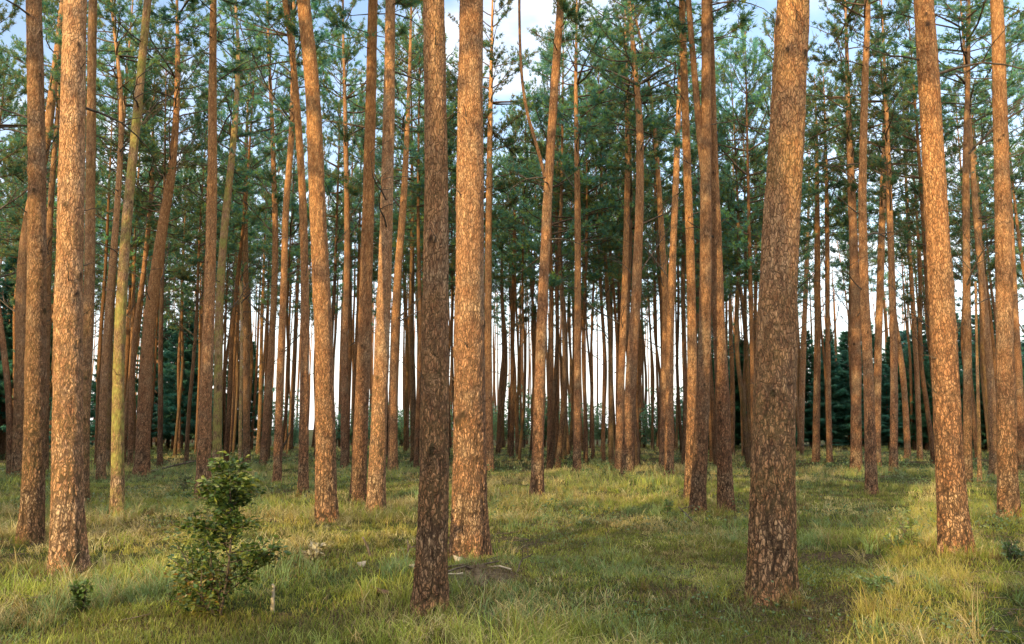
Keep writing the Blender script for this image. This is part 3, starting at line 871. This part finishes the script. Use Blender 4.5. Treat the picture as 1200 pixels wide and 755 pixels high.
GREEN = np.array([(.29, .34, .055), (.39, .43, .075), (.24, .32, .07), (.34, .37, .11), (.49, .46, .11)])
BLUEG = np.array([(.25, .36, .14), (.33, .44, .18)])
STRAW = np.array([(.60, .49, .23), (.68, .57, .31), (.50, .41, .19), (.44, .31, .13)])
green, dry = [], []
for (y0, y1, per, k, seg, ws) in ((2.2, 9, 75, 15, 3, 1.0), (9, 17, 44, 13, 3, 1.25), (17, 32, 20, 11, 2, 1.9), (32, 66, 5.5, 9, 2, 3.2)):
    x, y = scatter(y0, y1, per)
    dens = fbm(x * .55, y * .55, 21); tall = fbm(x * .35 + 9, y * .35, 22); dr = fbm(x * .45 + 3, y * .45 + 7, 23)
    sq = x * SUN_P.x + y * SUN_P.y; keep = dens + .2 * ((sq > -.8) & (sq < .1)) + rng.uniform(-.12, .12, len(x)) > .43
    x, y, dens, tall, dr = x[keep], y[keep], dens[keep], tall[keep], dr[keep]
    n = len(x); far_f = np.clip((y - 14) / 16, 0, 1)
    hum = fbm(x * .9 + 40, y * .9, 24)
    Lt = (.05 + .44 * np.clip(tall - .36, 0, 1) + .30 * np.clip(hum - .55, 0, 1) + .09 * far_f) * rng.uniform(.6, 1.4, n)
    sq = x * SUN_P.x + y * SUN_P.y
    lane = ((sq < -6.4) & (sq > -13)) | ((sq > -.8) & (sq < .05)); dr = dr - .02 + .17 * lane; Lt = Lt * (1 + .35 * lane * (y < 30))  # more and taller straw in the sunny lanes, strengthening the sunlight by colour
    isdry = (dr + rng.uniform(-.16, .16, n)) > .55
    taz = rng.uniform(0, 2 * PI, n)
    for sel, out, pal, bb in ((~isdry, green, GREEN, (.5, 1.9)), (isdry, dry, STRAW, (.9, 2.6))):
        X = np.repeat(x[sel], k); Y = np.repeat(y[sel], k); m = len(X)
        spread = np.repeat(.03 + .10 * Lt[sel], k)
        X = X + rng.normal(0, 1, m) * spread; Y = Y + rng.normal(0, 1, m) * spread
        P = np.stack([X, Y, gh(X, Y) - .01], 1)
        L = np.repeat(Lt[sel], k) * rng.uniform(.45, 1.25, m)
        az = np.repeat(taz[sel], k) + rng.normal(0, 1.3, m)
        tc = tint_cols(sel.sum(), pal, .25) * (.60 + 1.35 * fbm(x[sel] * .7 + 5, y[sel] * .7, 26))[:, None]
        if pal is GREEN:
            mixb = (fbm(x[sel] * .8, y[sel] * .8, 31) > .56)[:, None]
            tc = np.where(mixb, tint_cols(sel.sum(), BLUEG, .2), tc)
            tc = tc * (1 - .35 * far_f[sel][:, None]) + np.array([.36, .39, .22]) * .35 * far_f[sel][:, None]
        col = np.repeat(tc, k, 0) * rng.uniform(.75, 1.25, (m, 1))
        st = rng.uniform(0, 1, m) < .12
        col[st] = tint_cols(int(st.sum()), STRAW, .2)
        W = rng.uniform(.0035, .0075, m) * ws * (1 + .6 * (L > .3))
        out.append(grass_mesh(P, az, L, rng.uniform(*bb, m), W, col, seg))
for (y0, y1, per, k, ws) in ((2.6, 8, 7.5, 26, 1.0), (8, 20, 3.2, 22, 1.5)):
    x, y = scatter(y0, y1, per); sq = x * SUN_P.x + y * SUN_P.y; keep = fbm(x * .4 + 2, y * .4, 81) + .2 * ((sq > -.8) & (sq < .1)) > .46; x, y = x[keep], y[keep]; n = len(x)
    Lt = rng.uniform(.16, .44, n); lean = rng.uniform(0, 2 * PI, n); sq = x * SUN_P.x + y * SUN_P.y; kind = rng.uniform(0, 1, n) + .40 * ((sq < -6.4) | ((sq > -.8) & (sq < .05))) + .9 * (fbm(x * .3, y * .3 + 3, 82) - .5)  # straw favoured in the sunny lanes to make them look more sunlit
    for sel, out, pal in ((kind < .62, green, np.concatenate([GREEN, BLUEG, BLUEG])), (kind >= .62, dry, STRAW)):
        X = np.repeat(x[sel], k); Y = np.repeat(y[sel], k); m = len(X)
        X = X + rng.normal(0, .035, m); Y = Y + rng.normal(0, .035, m)
        az = np.repeat(lean[sel], k) + rng.normal(0, 1.0, m)
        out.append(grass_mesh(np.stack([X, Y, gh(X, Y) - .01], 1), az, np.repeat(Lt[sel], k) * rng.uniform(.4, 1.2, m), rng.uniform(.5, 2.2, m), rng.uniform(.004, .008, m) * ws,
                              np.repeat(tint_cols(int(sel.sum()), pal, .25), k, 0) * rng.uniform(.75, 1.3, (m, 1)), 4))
for (q0, q1, ya, yb, cnt) in ((-.82, -.02, 5.2, 17, 420), (-9.5, -6.5, 8, 22, 520)):      # extra golden straw along the sunny lanes, its colour heightening the sunlight
    y = rng.uniform(ya, yb, cnt); x = (rng.uniform(q0, q1, cnt) - y * SUN_P.y) / SUN_P.x
    ok = fbm(x * .8, y * .8, 91) > .40; x, y = x[ok], y[ok]; n = len(x); k = 24
    X = np.repeat(x, k) + rng.normal(0, .05, n * k); Y = np.repeat(y, k) + rng.normal(0, .05, n * k)
    dry.append(grass_mesh(np.stack([X, Y, gh(X, Y) - .01], 1), rng.uniform(0, 6.28, n * k), np.repeat(rng.uniform(.07, .24, n), k) * rng.uniform(.5, 1.2, n * k), rng.uniform(.3, 2.2, n * k),
                          rng.uniform(.004, .008, n * k) * np.repeat(1 + (y > 10), k), np.repeat(tint_cols(n, np.array([(.66, .52, .17), (.60, .50, .14), (.48, .46, .11)]), .15), k, 0) * rng.uniform(.8, 1.2, (n * k, 1)), 3))
for (npx, nl, tx, ty) in NAMED:
    if ty > 24: continue
    for q in range(16 if ty < 17 else 9):
        a_ = rng.uniform(0, 6.28); rr_ = rng.uniform(.18, .55); k = 22; out, pal = (green, GREEN) if rng.uniform() < .55 else (dry, STRAW)
        X = tx + math.cos(a_) * rr_ + rng.normal(0, .035, k); Y = ty + math.sin(a_) * rr_ + rng.normal(0, .035, k)
        out.append(grass_mesh(np.stack([X, Y, gh(X, Y) - .01], 1), a_ + rng.normal(0, 1.2, k), rng.uniform(.08, .34) * rng.uniform(.4, 1.2, k), rng.uniform(.3, 2.0, k), rng.uniform(.004, .007, k) * (1 if ty < 12 else 1.6),
                              np.repeat(tint_cols(1, pal, .25), k, 0) * rng.uniform(.75, 1.3, (k, 1)), 3))
# low mossy carpet of short blades
short = []
for (y0, y1, per, ws) in ((2.2, 7, 3600, 1.0), (7, 13, 1500, 1.6), (13, 24, 420, 2.6)):
    x, y = scatter(y0, y1, per); dens = fbm(x * .9, y * .9, 41); bare = fbm(x * .5, y * .5, 43)
    keep = (bare + rng.uniform(-.1, .1, len(x))) < .70
    x, y, dens = x[keep], y[keep], dens[keep]; m = len(x)
    P = np.stack([x, y, gh(x, y) - .005], 1)
    col = (.4 + 1.4 * fbm(x * 1.3, y * 1.3, 44))[:, None] * tint_cols(m, [(.22, .26, .045), (.31, .33, .06), (.17, .22, .045), (.36, .34, .10)], .3)
    foot = np.min([np.hypot(x - n_[2], y - n_[3]) for n_ in NAMED if n_[3] < 24], axis=0)
    br = rng.uniform(0, 1, m) < .26 + .6 * np.clip(1.1 - foot, 0, 1); col[br] = tint_cols(int(br.sum()), [(.25, .17, .09), (.14, .09, .05), (.34, .27, .14)], .2)
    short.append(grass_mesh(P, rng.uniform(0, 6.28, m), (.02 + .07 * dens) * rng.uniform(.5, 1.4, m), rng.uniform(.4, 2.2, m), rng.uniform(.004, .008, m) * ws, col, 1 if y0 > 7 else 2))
for nm, parts in (('grass', green), ('dry_grass', dry), ('moss_carpet', short)):
    V, F, C = merge(parts)
    o = link(nm, mesh_np(nm, V, F, {'tint': C}, False, [M_GRASS])); o['kind'] = 'stuff'
    o['label'] = {'grass': 'fine green grass in tufts across the forest floor', 'dry_grass': 'straw coloured dry grass bent over among the green', 'moss_carpet': 'short moss and grass carpet on the forest floor'}[nm]
    o['category'] = 'ground cover'

# broad-leaved undergrowth
Pl, Dl, Cl, Ll = [], [], [], []
for (y0, y1, per, ls) in ((3, 12, 2.2, .030), (12, 26, 2.6, .045), (26, 50, 1.2, .08)):
    x, y = scatter(y0, y1, per); keep = fbm(x * .4, y * .4, 51) > .50; x, y = x[keep], y[keep]; n = len(x); k = 26
    hh = rng.uniform(.06, .26, n) * (1 + .5 * (y > 12)); ww = rng.uniform(.06, .2, n)
    X = np.repeat(x, k) + rng.normal(0, 1, n * k) * np.repeat(ww, k); Y = np.repeat(y, k) + rng.normal(0, 1, n * k) * np.repeat(ww, k)
    Z = gh(X, Y) + rng.uniform(.2, 1, n * k) * np.repeat(hh, k)
    Pl.append(np.stack([X, Y, Z], 1)); d = rng.normal(0, 1, (n * k, 3)); d[:, 2] = d[:, 2] * .4 + .2; Dl.append(unit(d))
    Cl.append(np.repeat(tint_cols(n, [(.09, .16, .06), (.13, .20, .08), (.17, .21, .09)], .3), k, 0)); Ll.append(ls * rng.uniform(.6, 1.4, n * k))
P = np.concatenate(Pl); D = np.concatenate(Dl); L = np.concatenate(Ll); m = len(P)
V, F = leaves_quad(P, D, unit(np.array([0, 0, 1.]) + rng.normal(0, .5, (m, 3))), L, L * .6)
o = link('undergrowth', mesh_np('undergrowth', V, [F], {'tint': np.repeat(np.concatenate(Cl), 4, 0)}, False, [M_LEAF])); o['kind'] = 'stuff'
o['label'] = 'low leafy undergrowth scattered between the trunks'; o['category'] = 'ground cover'

# needle and twig litter
n = 5200
x, y = scatter(2.6, 16, 30); keep = (fbm(x * .6, y * .6, 61) > .55); x, y = x[keep], y[keep]; n = len(x)
Lr = rng.uniform(.05, .28, n); a = rng.uniform(0, 6.28, n)
paths = []
for i in range(n):
    d = np.array([math.cos(a[i]), math.sin(a[i]), rng.normal(.05, .12)]) * Lr[i]
    p0 = np.array([x[i], y[i], float(gh(x[i], y[i])) + .012]); paths.append((np.array([p0, p0 + d * .5 + rng.normal(0, .008, 3), p0 + d]), np.array([.0035, .003, .0015]) * rng.uniform(.7, 1.6)))
V, F = tubes_np(paths, 4)
o = link('twig_litter', mesh_np('twig_litter', V, [F], None, True, [M_DEAD])); o['kind'] = 'stuff'; o['label'] = 'fallen twigs and needle litter in the grass'; o['category'] = 'ground cover'

# ------------------------------------------------------------------ single plants and small things
b, _ = on_ground(258, 716)
leaf_cols = [(.04, .085, .025), (.07, .13, .03), (.12, .18, .04), (.24, .26, .055)]
root = thing('leafy_bush', 'dark leafy young bush with pointed top, standing in the left foreground grass', 'bush', b)
r = np.random.default_rng(77); paths = []; P, D = [], []
main = np.array([[.06 * math.sin(t * 3), .02 * t, 1.20 * t] for t in np.linspace(0, 1, 12)])
paths.append((main, np.linspace(.013, .004, 12)))
def bush_limb(q, a, e, L, depth):
    nn = 5; pts = [q]; p = q
    for s in range(nn):
        a += r.normal(0, .2); e += r.normal(.05, .12)
        p = p + L / nn * np.array([math.cos(a) * math.cos(e), math.sin(a) * math.cos(e), math.sin(e)]); pts.append(p)
        for v in range(6):
            P.append(p + r.normal(0, .035, 3)); D.append([math.cos(a) + r.normal(0, .8), math.sin(a) + r.normal(0, .8), r.normal(.1, .45)])
        if depth == 0 and s > 0:
            bush_limb(p, a + r.choice([-1, 1]) * r.uniform(.5, 1.2), e + r.normal(.1, .3), L * .45, 1)
    paths.append((np.array(pts), np.linspace(.006, .002, len(pts))))
for t in np.linspace(.04, .98, 30):
    q = np.array([np.interp(t, np.linspace(0, 1, 12), main[:, c]) for c in range(3)])
    wid = .34 if t < .45 else .33 - .44 * (t - .5)
    wid *= r.uniform(.6, 1.2)
    bush_limb(q, r.uniform(0, 6.28), r.uniform(0, .5), wid, 0)
for s in range(5):
    a = r.uniform(0, 6.28); bush_limb(np.array([math.cos(a) * .03, math.sin(a) * .03, 0]), a, r.uniform(.5, 1.1), .55, 0)
P = np.array(P); D = unit(np.array(D)); m = len(P); L = r.uniform(.03, .068, m)
V, F = leaves_quad(P, D, unit(np.array([0, 0, 1.]) + r.normal(0, .5, (m, 3))), L, L * .6)
cc = tint_cols(m, leaf_cols, .3); yel = (P[:, 2] < .4) & (r.uniform(0, 1, m) < .28) & (P[:, 0] < .1); cc[yel] = tint_cols(int(yel.sum()), [(.30, .24, .05), (.24, .22, .05), (.3, .16, .05)], .2)
link('foliage', mesh_np('foliage', V, [F], {'tint': np.repeat(cc, 4, 0)}, False, [M_LEAF]), root)
V, F = tubes_np(paths[:1], 7); link('stem', mesh_np('stem', V, [F], None, True, [M_DEAD]), root)
V, F = tubes_np(paths[1:], 4); link('branch', mesh_np('branch', V, [F], None, True, [M_DEAD]), root)

plants = [((97, 712), .27, .20, [(.14, .20, .05), (.10, .17, .04)], 'small bright yellow-green seedling in front of the sunlit flaky trunk', 3),
          ((782, 600), .34, .24, [(.07, .13, .045), (.09, .15, .05)], 'small dark green seedling in the shade left of the tall dark trunk', 4),
          ((1050, 640), .18, .40, [(.12, .19, .08), (.16, .23, .10)], 'low leafy plant left of the big orange trunk', 6),
          ((1190, 655), .24, .36, [(.11, .18, .08), (.15, .22, .10)], 'low leafy plant at the right edge below the brown sunlit trunk', 6),
          ((215, 577), .5, .6, [(.07, .11, .035), (.09, .12, .04)], 'leafy tuft left of the warm brown trunk', 6),
          ((1030, 690), .15, .30, [(.12, .19, .08), (.16, .23, .10)], 'low leafy plant in the foreground between the two big right trunks', 6),
          ((1068, 640), .38, .4, [(.18, .25, .07), (.24, .28, .08)], 'feathery green plant directly left of the big orange trunk foot', 7)]
for i, (pp, H, Wd, cols, lab, st) in enumerate(plants):
    b, _ = on_ground(*pp); root = thing('low_plant', lab, 'plant', b)
    s_, f_ = shrub_mesh(1000 + i, H, Wd, 260, .045, cols, st)
    link('stem', s_, root); link('foliage', f_, root)


def stick(name, label, cat, pts, r0, r1, mat, twigs=0, seed=0, dy=None):
    """small dead wood; first point on the ground, the others above it at the same distance"""
    b, t = on_ground(*pts[0]); P = [np.zeros(3)] + [np.array(at_depth(px, py, b.y) - b) for px, py in pts[1:]]
    P = np.array(P)
    if dy is not None: P[:, 1] += np.linspace(0, dy, len(P))
    r = np.random.default_rng(seed)
    tt = np.linspace(0, 1, 9); P = np.stack([np.interp(tt, np.linspace(0, 1, len(P)), P[:, c]) for c in range(3)], 1) + r.normal(0, .004, (9, 3))
    paths = [(P, np.linspace(r0, r1, 9))]
    for k in range(twigs):
        i0 = r.integers(2, 8); d = r.normal(0, 1, 3); d[2] = abs(d[2]); d = d / np.linalg.norm(d) * r.uniform(.06, .3)
        paths.append((np.array([P[i0], P[i0] + d * .5, P[i0] + d]), np.array([r1, r1 * .8, r1 * .5])))
    V, F = tubes_np(paths, 7)
    # close the two ends of the main piece
    caps = np.array([[6, 5, 4, 3, 2, 1, 0], [56, 57, 58, 59, 60, 61, 62]])
    return thing(name, label, cat, b - Vector((0, 0, .02)), data=mesh_np(name, V, [F, caps], None, True, [mat]))


stick('broken_stake', 'pale broken stub of wood upright beside the leafy bush', 'stick', [(320, 712), (320, 698), (321, 682)], .020, .012, M_PALE, 0, 1)
stick('fallen_stick', 'dark leaning stick in the lit grass left of the centre pair', 'stick', [(436, 650), (431, 639), (425, 628)], .018, .011, M_DEAD, 0, 2)
stick('fallen_stick', 'short dark upright twig stub close left of the shaded centre trunk', 'stick', [(477, 650), (478, 643), (479, 637)], .013, .010, M_DEAD, 2, 3)
stick('fallen_branch', 'long grey fallen branch lying behind the mossy stem', 'branch', [(172, 552), (195, 546), (215, 541)], .05, .02, M_DEAD, 6, 4, 1.2)
stick('fallen_branch', 'thin fallen branch leaning among far stems left of centre', 'branch', [(322, 548), (334, 525), (345, 505)], .06, .02, M_DEAD, 6, 5, -.6)
stick('fallen_branch', 'thin dead stick beside the foot of the tall dark trunk', 'branch', [(815, 610), (808, 604), (800, 595)], .016, .008, M_DEAD, 3, 6, .3)
stick('fallen_branch', 'curved brown twig on the floor right of the centre pair', 'branch', [(604, 668), (612, 655), (628, 650)], .010, .004, M_DEAD, 4, 7, .25)
# long leaning dead stem right of the middle
b, t = on_ground(846, 540)
P = np.array([list(at_depth(px, py, b.y) - b) for px, py in [(846, 540), (847, 420), (848, 300), (855, 250), (870, 205), (884, 165), (899, 130)]]); P[0] = 0
V, F = tubes_np([(P, np.linspace(.075, .035, len(P)))], 8)
root = thing('dead_tree', 'thin bare dead stem bending right toward the largest trunk', 'tree', b)
link('trunk', mesh_np('trunk', V, [F], None, True, [M_DEAD]), root)
for i in range(5):
    q = P[3] + (P[6] - P[3]) * (i + 1) / 6; add_dead(root, tuple(q), [0, 1, 7, 1, 0][i], random.uniform(0, 6.28), .4)

# mossy litter hummock at the foot of the thick centre trunk
b, _ = on_ground(560, 672)
root = thing('litter_mound', 'low brown hummock of litter and sticks before the thick centre trunk', 'mound', b)
a = np.linspace(0, 2 * PI, 40, endpoint=False); rr = np.linspace(0, 1, 14)
RR, AA = np.meshgrid(rr, a, indexing='ij')
X = RR * np.cos(AA) * .62; Yv = RR * np.sin(AA) * .42
Z = .12 * (1 - RR**2) ** 1.5 * (.7 + .9 * fbm(X * 5 + 4, Yv * 5, 71)) - .03
V = np.stack([X, Yv, Z], -1).reshape(-1, 3); i = np.arange(13)[:, None] * 40; j = np.arange(40)[None, :]; k = (j + 1) % 40
link('mound', mesh_np('mound', V, [np.stack([i + j, i + k, i + 40 + k, i + 40 + j], -1).reshape(-1, 4)], None, True, [wood_material('needle_litter', (.04, .028, .018), (.16, .12, .075))]), root)
r = np.random.default_rng(5)
m = 900; a_ = r.uniform(0, 6.28, m); q_ = np.sqrt(r.uniform(0, 1, m)); X = q_ * np.cos(a_) * .62; Yv = q_ * np.sin(a_) * .42
Pm = np.stack([X, Yv, .12 * (1 - q_**2) ** 1.5 * (.7 + .9 * fbm(X * 5 + 4, Yv * 5, 71)) - .03], 1)
V, F, C = grass_mesh(Pm, r.uniform(0, 6.28, m), r.uniform(.04, .15, m), r.uniform(1.0, 2.6, m), r.uniform(.004, .008, m), tint_cols(m, [(.26, .17, .09), (.16, .10, .055), (.40, .31, .16), (.20, .24, .06)], .3), 3)
link('litter', mesh_np('litter', V, F, {'tint': C}, False, [M_GRASS]), root)
for s in range(7):
    p0 = np.array([r.uniform(-.45, .4), r.uniform(-.3, .1), .10]); aa = r.uniform(0, 6.28); L = r.uniform(.15, .4)
    d = np.array([math.cos(aa), math.sin(aa), r.uniform(-.1, .25)]) * L
    V, F = tubes_np([(np.array([p0, p0 + d * .5 + r.normal(0, .015, 3), p0 + d]), np.array([.011, .010, .006]))], 6)
    link('stick', mesh_np('stick', V, [F], None, True, [M_PALE if s < 2 else M_DEAD]), root)


def chip(label, px, py, L, Wd, mat, az, seed, name='bark_chip', cat='bark piece'):
    b, _ = on_ground(px, py, .04); r = np.random.default_rng(seed)
    n = 10; a = np.arange(n) / n * 2 * PI; q = 1 + r.normal(0, .12, n)
    top = np.stack([np.cos(a) * L * .5 * q, np.sin(a) * Wd * .5 * q, .018 + .02 * np.cos(a * 2) + r.normal(0, .003, n)], 1)
    V = np.concatenate([top, top * [.95, .95, 1] - [0, 0, .015], [[0, 0, .035]]])
    F3 = np.array([[i, (i + 1) % n, 2 * n] for i in range(n)]); F4 = np.array([[i, i + n, (i + 1) % n + n, (i + 1) % n] for i in range(n)])
    o = thing(name, label, cat, b + Vector((0, 0, .03)), data=mesh_np(name, V, [F4, F3], None, True, [mat])); o.rotation_euler = (r.uniform(-.3, .3), r.uniform(-.3, .3), az)


chip('pale bark flake in the grass below the dark leaning stick', 424, 661, .10, .05, M_PALE, .4, 1)
chip('pale bark piece against the left side of the shaded centre trunk', 484, 664, .12, .07, M_PALE, .9, 2)
chip('brown curled bark piece in the grass left of the shaded centre trunk', 447, 693, .22, .12, wood_material('brown_bark', (.07, .04, .025), (.2, .12, .08)), .2, 3)
chip('whitish piece of wood on the litter hummock', 536, 656, .12, .06, M_PALE, .3, 4)
b, _ = on_ground(366, 655)
root = thing('dry_tuft', 'bleached pale tuft of dead leaves in the lit grass below the curved trunk', 'plant', b)
s_, f_ = shrub_mesh(1100, .22, .34, 160, .07, [(.55, .48, .34), (.42, .34, .2), (.3, .24, .1)], 5)
link('stem', s_, root); link('foliage', f_, root)

# ------------------------------------------------------------------ light, sky, camera
sun = bpy.data.lights.new('sun', 'SUN'); sun.energy = 5.0; sun.angle = R(.5); sun.color = (1.0, .77, .37)
so = link('sun', sun)
trav = Vector((SUN_D.x * math.cos(SUN_EL), SUN_D.y * math.cos(SUN_EL), -math.sin(SUN_EL)))
so.rotation_euler = trav.to_track_quat('-Z', 'Y').to_euler(); so.location = (-20, -40, 12)

w = bpy.data.worlds.new('World'); scene.world = w; w.use_nodes = True
t = w.node_tree; t.nodes.clear()
N = lambda typ, **kw: (lambda o: ([setattr(o, k, v) for k, v in kw.items()], o)[1])(t.nodes.new(typ))
out = N('ShaderNodeOutputWorld'); bg = N('ShaderNodeBackground'); bg.inputs[1].default_value = .15
sky = N('ShaderNodeTexSky', sky_type='NISHITA'); sky.sun_disc = False; sky.sun_elevation = SUN_EL
sky.sun_rotation = math.atan2(-SUN_D.x, -SUN_D.y)
tc = N('ShaderNodeTexCoord'); sep = N('ShaderNodeSeparateXYZ'); t.links.new(tc.outputs['Generated'], sep.inputs[0])
def wm(op, a, b=0., clamp=False):
    o = N('ShaderNodeMath', operation=op, use_clamp=clamp)
    for i, v in enumerate((a, b)):
        if hasattr(v, 'is_linked'): t.links.new(v, o.inputs[i])
        else: o.inputs[i].default_value = v
    return o.outputs[0]
z = sep.outputs[2]; zz = wm('ADD', wm('MAXIMUM', z, 0.), .12)
cb = N('ShaderNodeCombineXYZ'); t.links.new(wm('DIVIDE', sep.outputs[0], zz), cb.inputs[0]); t.links.new(wm('DIVIDE', sep.outputs[1], zz), cb.inputs[1])
nz = N('ShaderNodeTexNoise'); nz.inputs['Scale'].default_value = 1.1; nz.inputs['Detail'].default_value = 6; nz.inputs['Roughness'].default_value = .6
t.links.new(cb.outputs[0], nz.inputs['Vector'])
mr = N('ShaderNodeMapRange', interpolation_type='SMOOTHSTEP'); mr.inputs[1].default_value = .44; mr.inputs[2].default_value = .66
t.links.new(nz.outputs[0], mr.inputs[0])
hz = wm('POWER', wm('SUBTRACT', 1.0, wm('MAXIMUM', z, 0.)), 5.0)      # haze toward the horizon
fac = wm('MAXIMUM', wm('MULTIPLY', mr.outputs[0], .85), hz, True)
gain = N('ShaderNodeMix', data_type='RGBA', blend_type='MULTIPLY'); gain.inputs[0].default_value = 1; gain.inputs[7].default_value = (2.4, 2.4, 2.5, 1)
t.links.new(sky.outputs[0], gain.inputs[6])
mx = N('ShaderNodeMix', data_type='RGBA'); t.links.new(fac, mx.inputs[0]); t.links.new(gain.outputs[2], mx.inputs[6]); mx.inputs[7].default_value = (11, 10.8, 10.8, 1)
zr = N('ShaderNodeMapRange', interpolation_type='SMOOTHSTEP'); zr.inputs[1].default_value = .50; zr.inputs[2].default_value = .85; t.links.new(z, zr.inputs[0])
top = N('ShaderNodeMix', data_type='RGBA'); t.links.new(zr.outputs[0], top.inputs[0]); t.links.new(mx.outputs[2], top.inputs[6]); top.inputs[7].default_value = (20, 19.6, 19.2, 1)
t.links.new(top.outputs[2], bg.inputs[0]); t.links.new(bg.outputs[0], out.inputs[0])

cam = bpy.data.cameras.new('camera'); co = link('camera', cam, None, (0, 0, CAM_H))
cam.sensor_width = 36; cam.lens = 36 * F_PX / 1200; cam.clip_end = 2000; cam.clip_start = .05
co.rotation_euler = (PI / 2 + PITCH, 0, 0)
scene.camera = co
scene.view_settings.view_transform = 'Standard'; scene.view_settings.look = 'None'; scene.view_settings.exposure = 0; scene.view_settings.gamma = 1
scene.render.engine = 'CYCLES'
scene.cycles.max_bounces = 8; scene.cycles.diffuse_bounces = 4; scene.cycles.transmission_bounces = 4
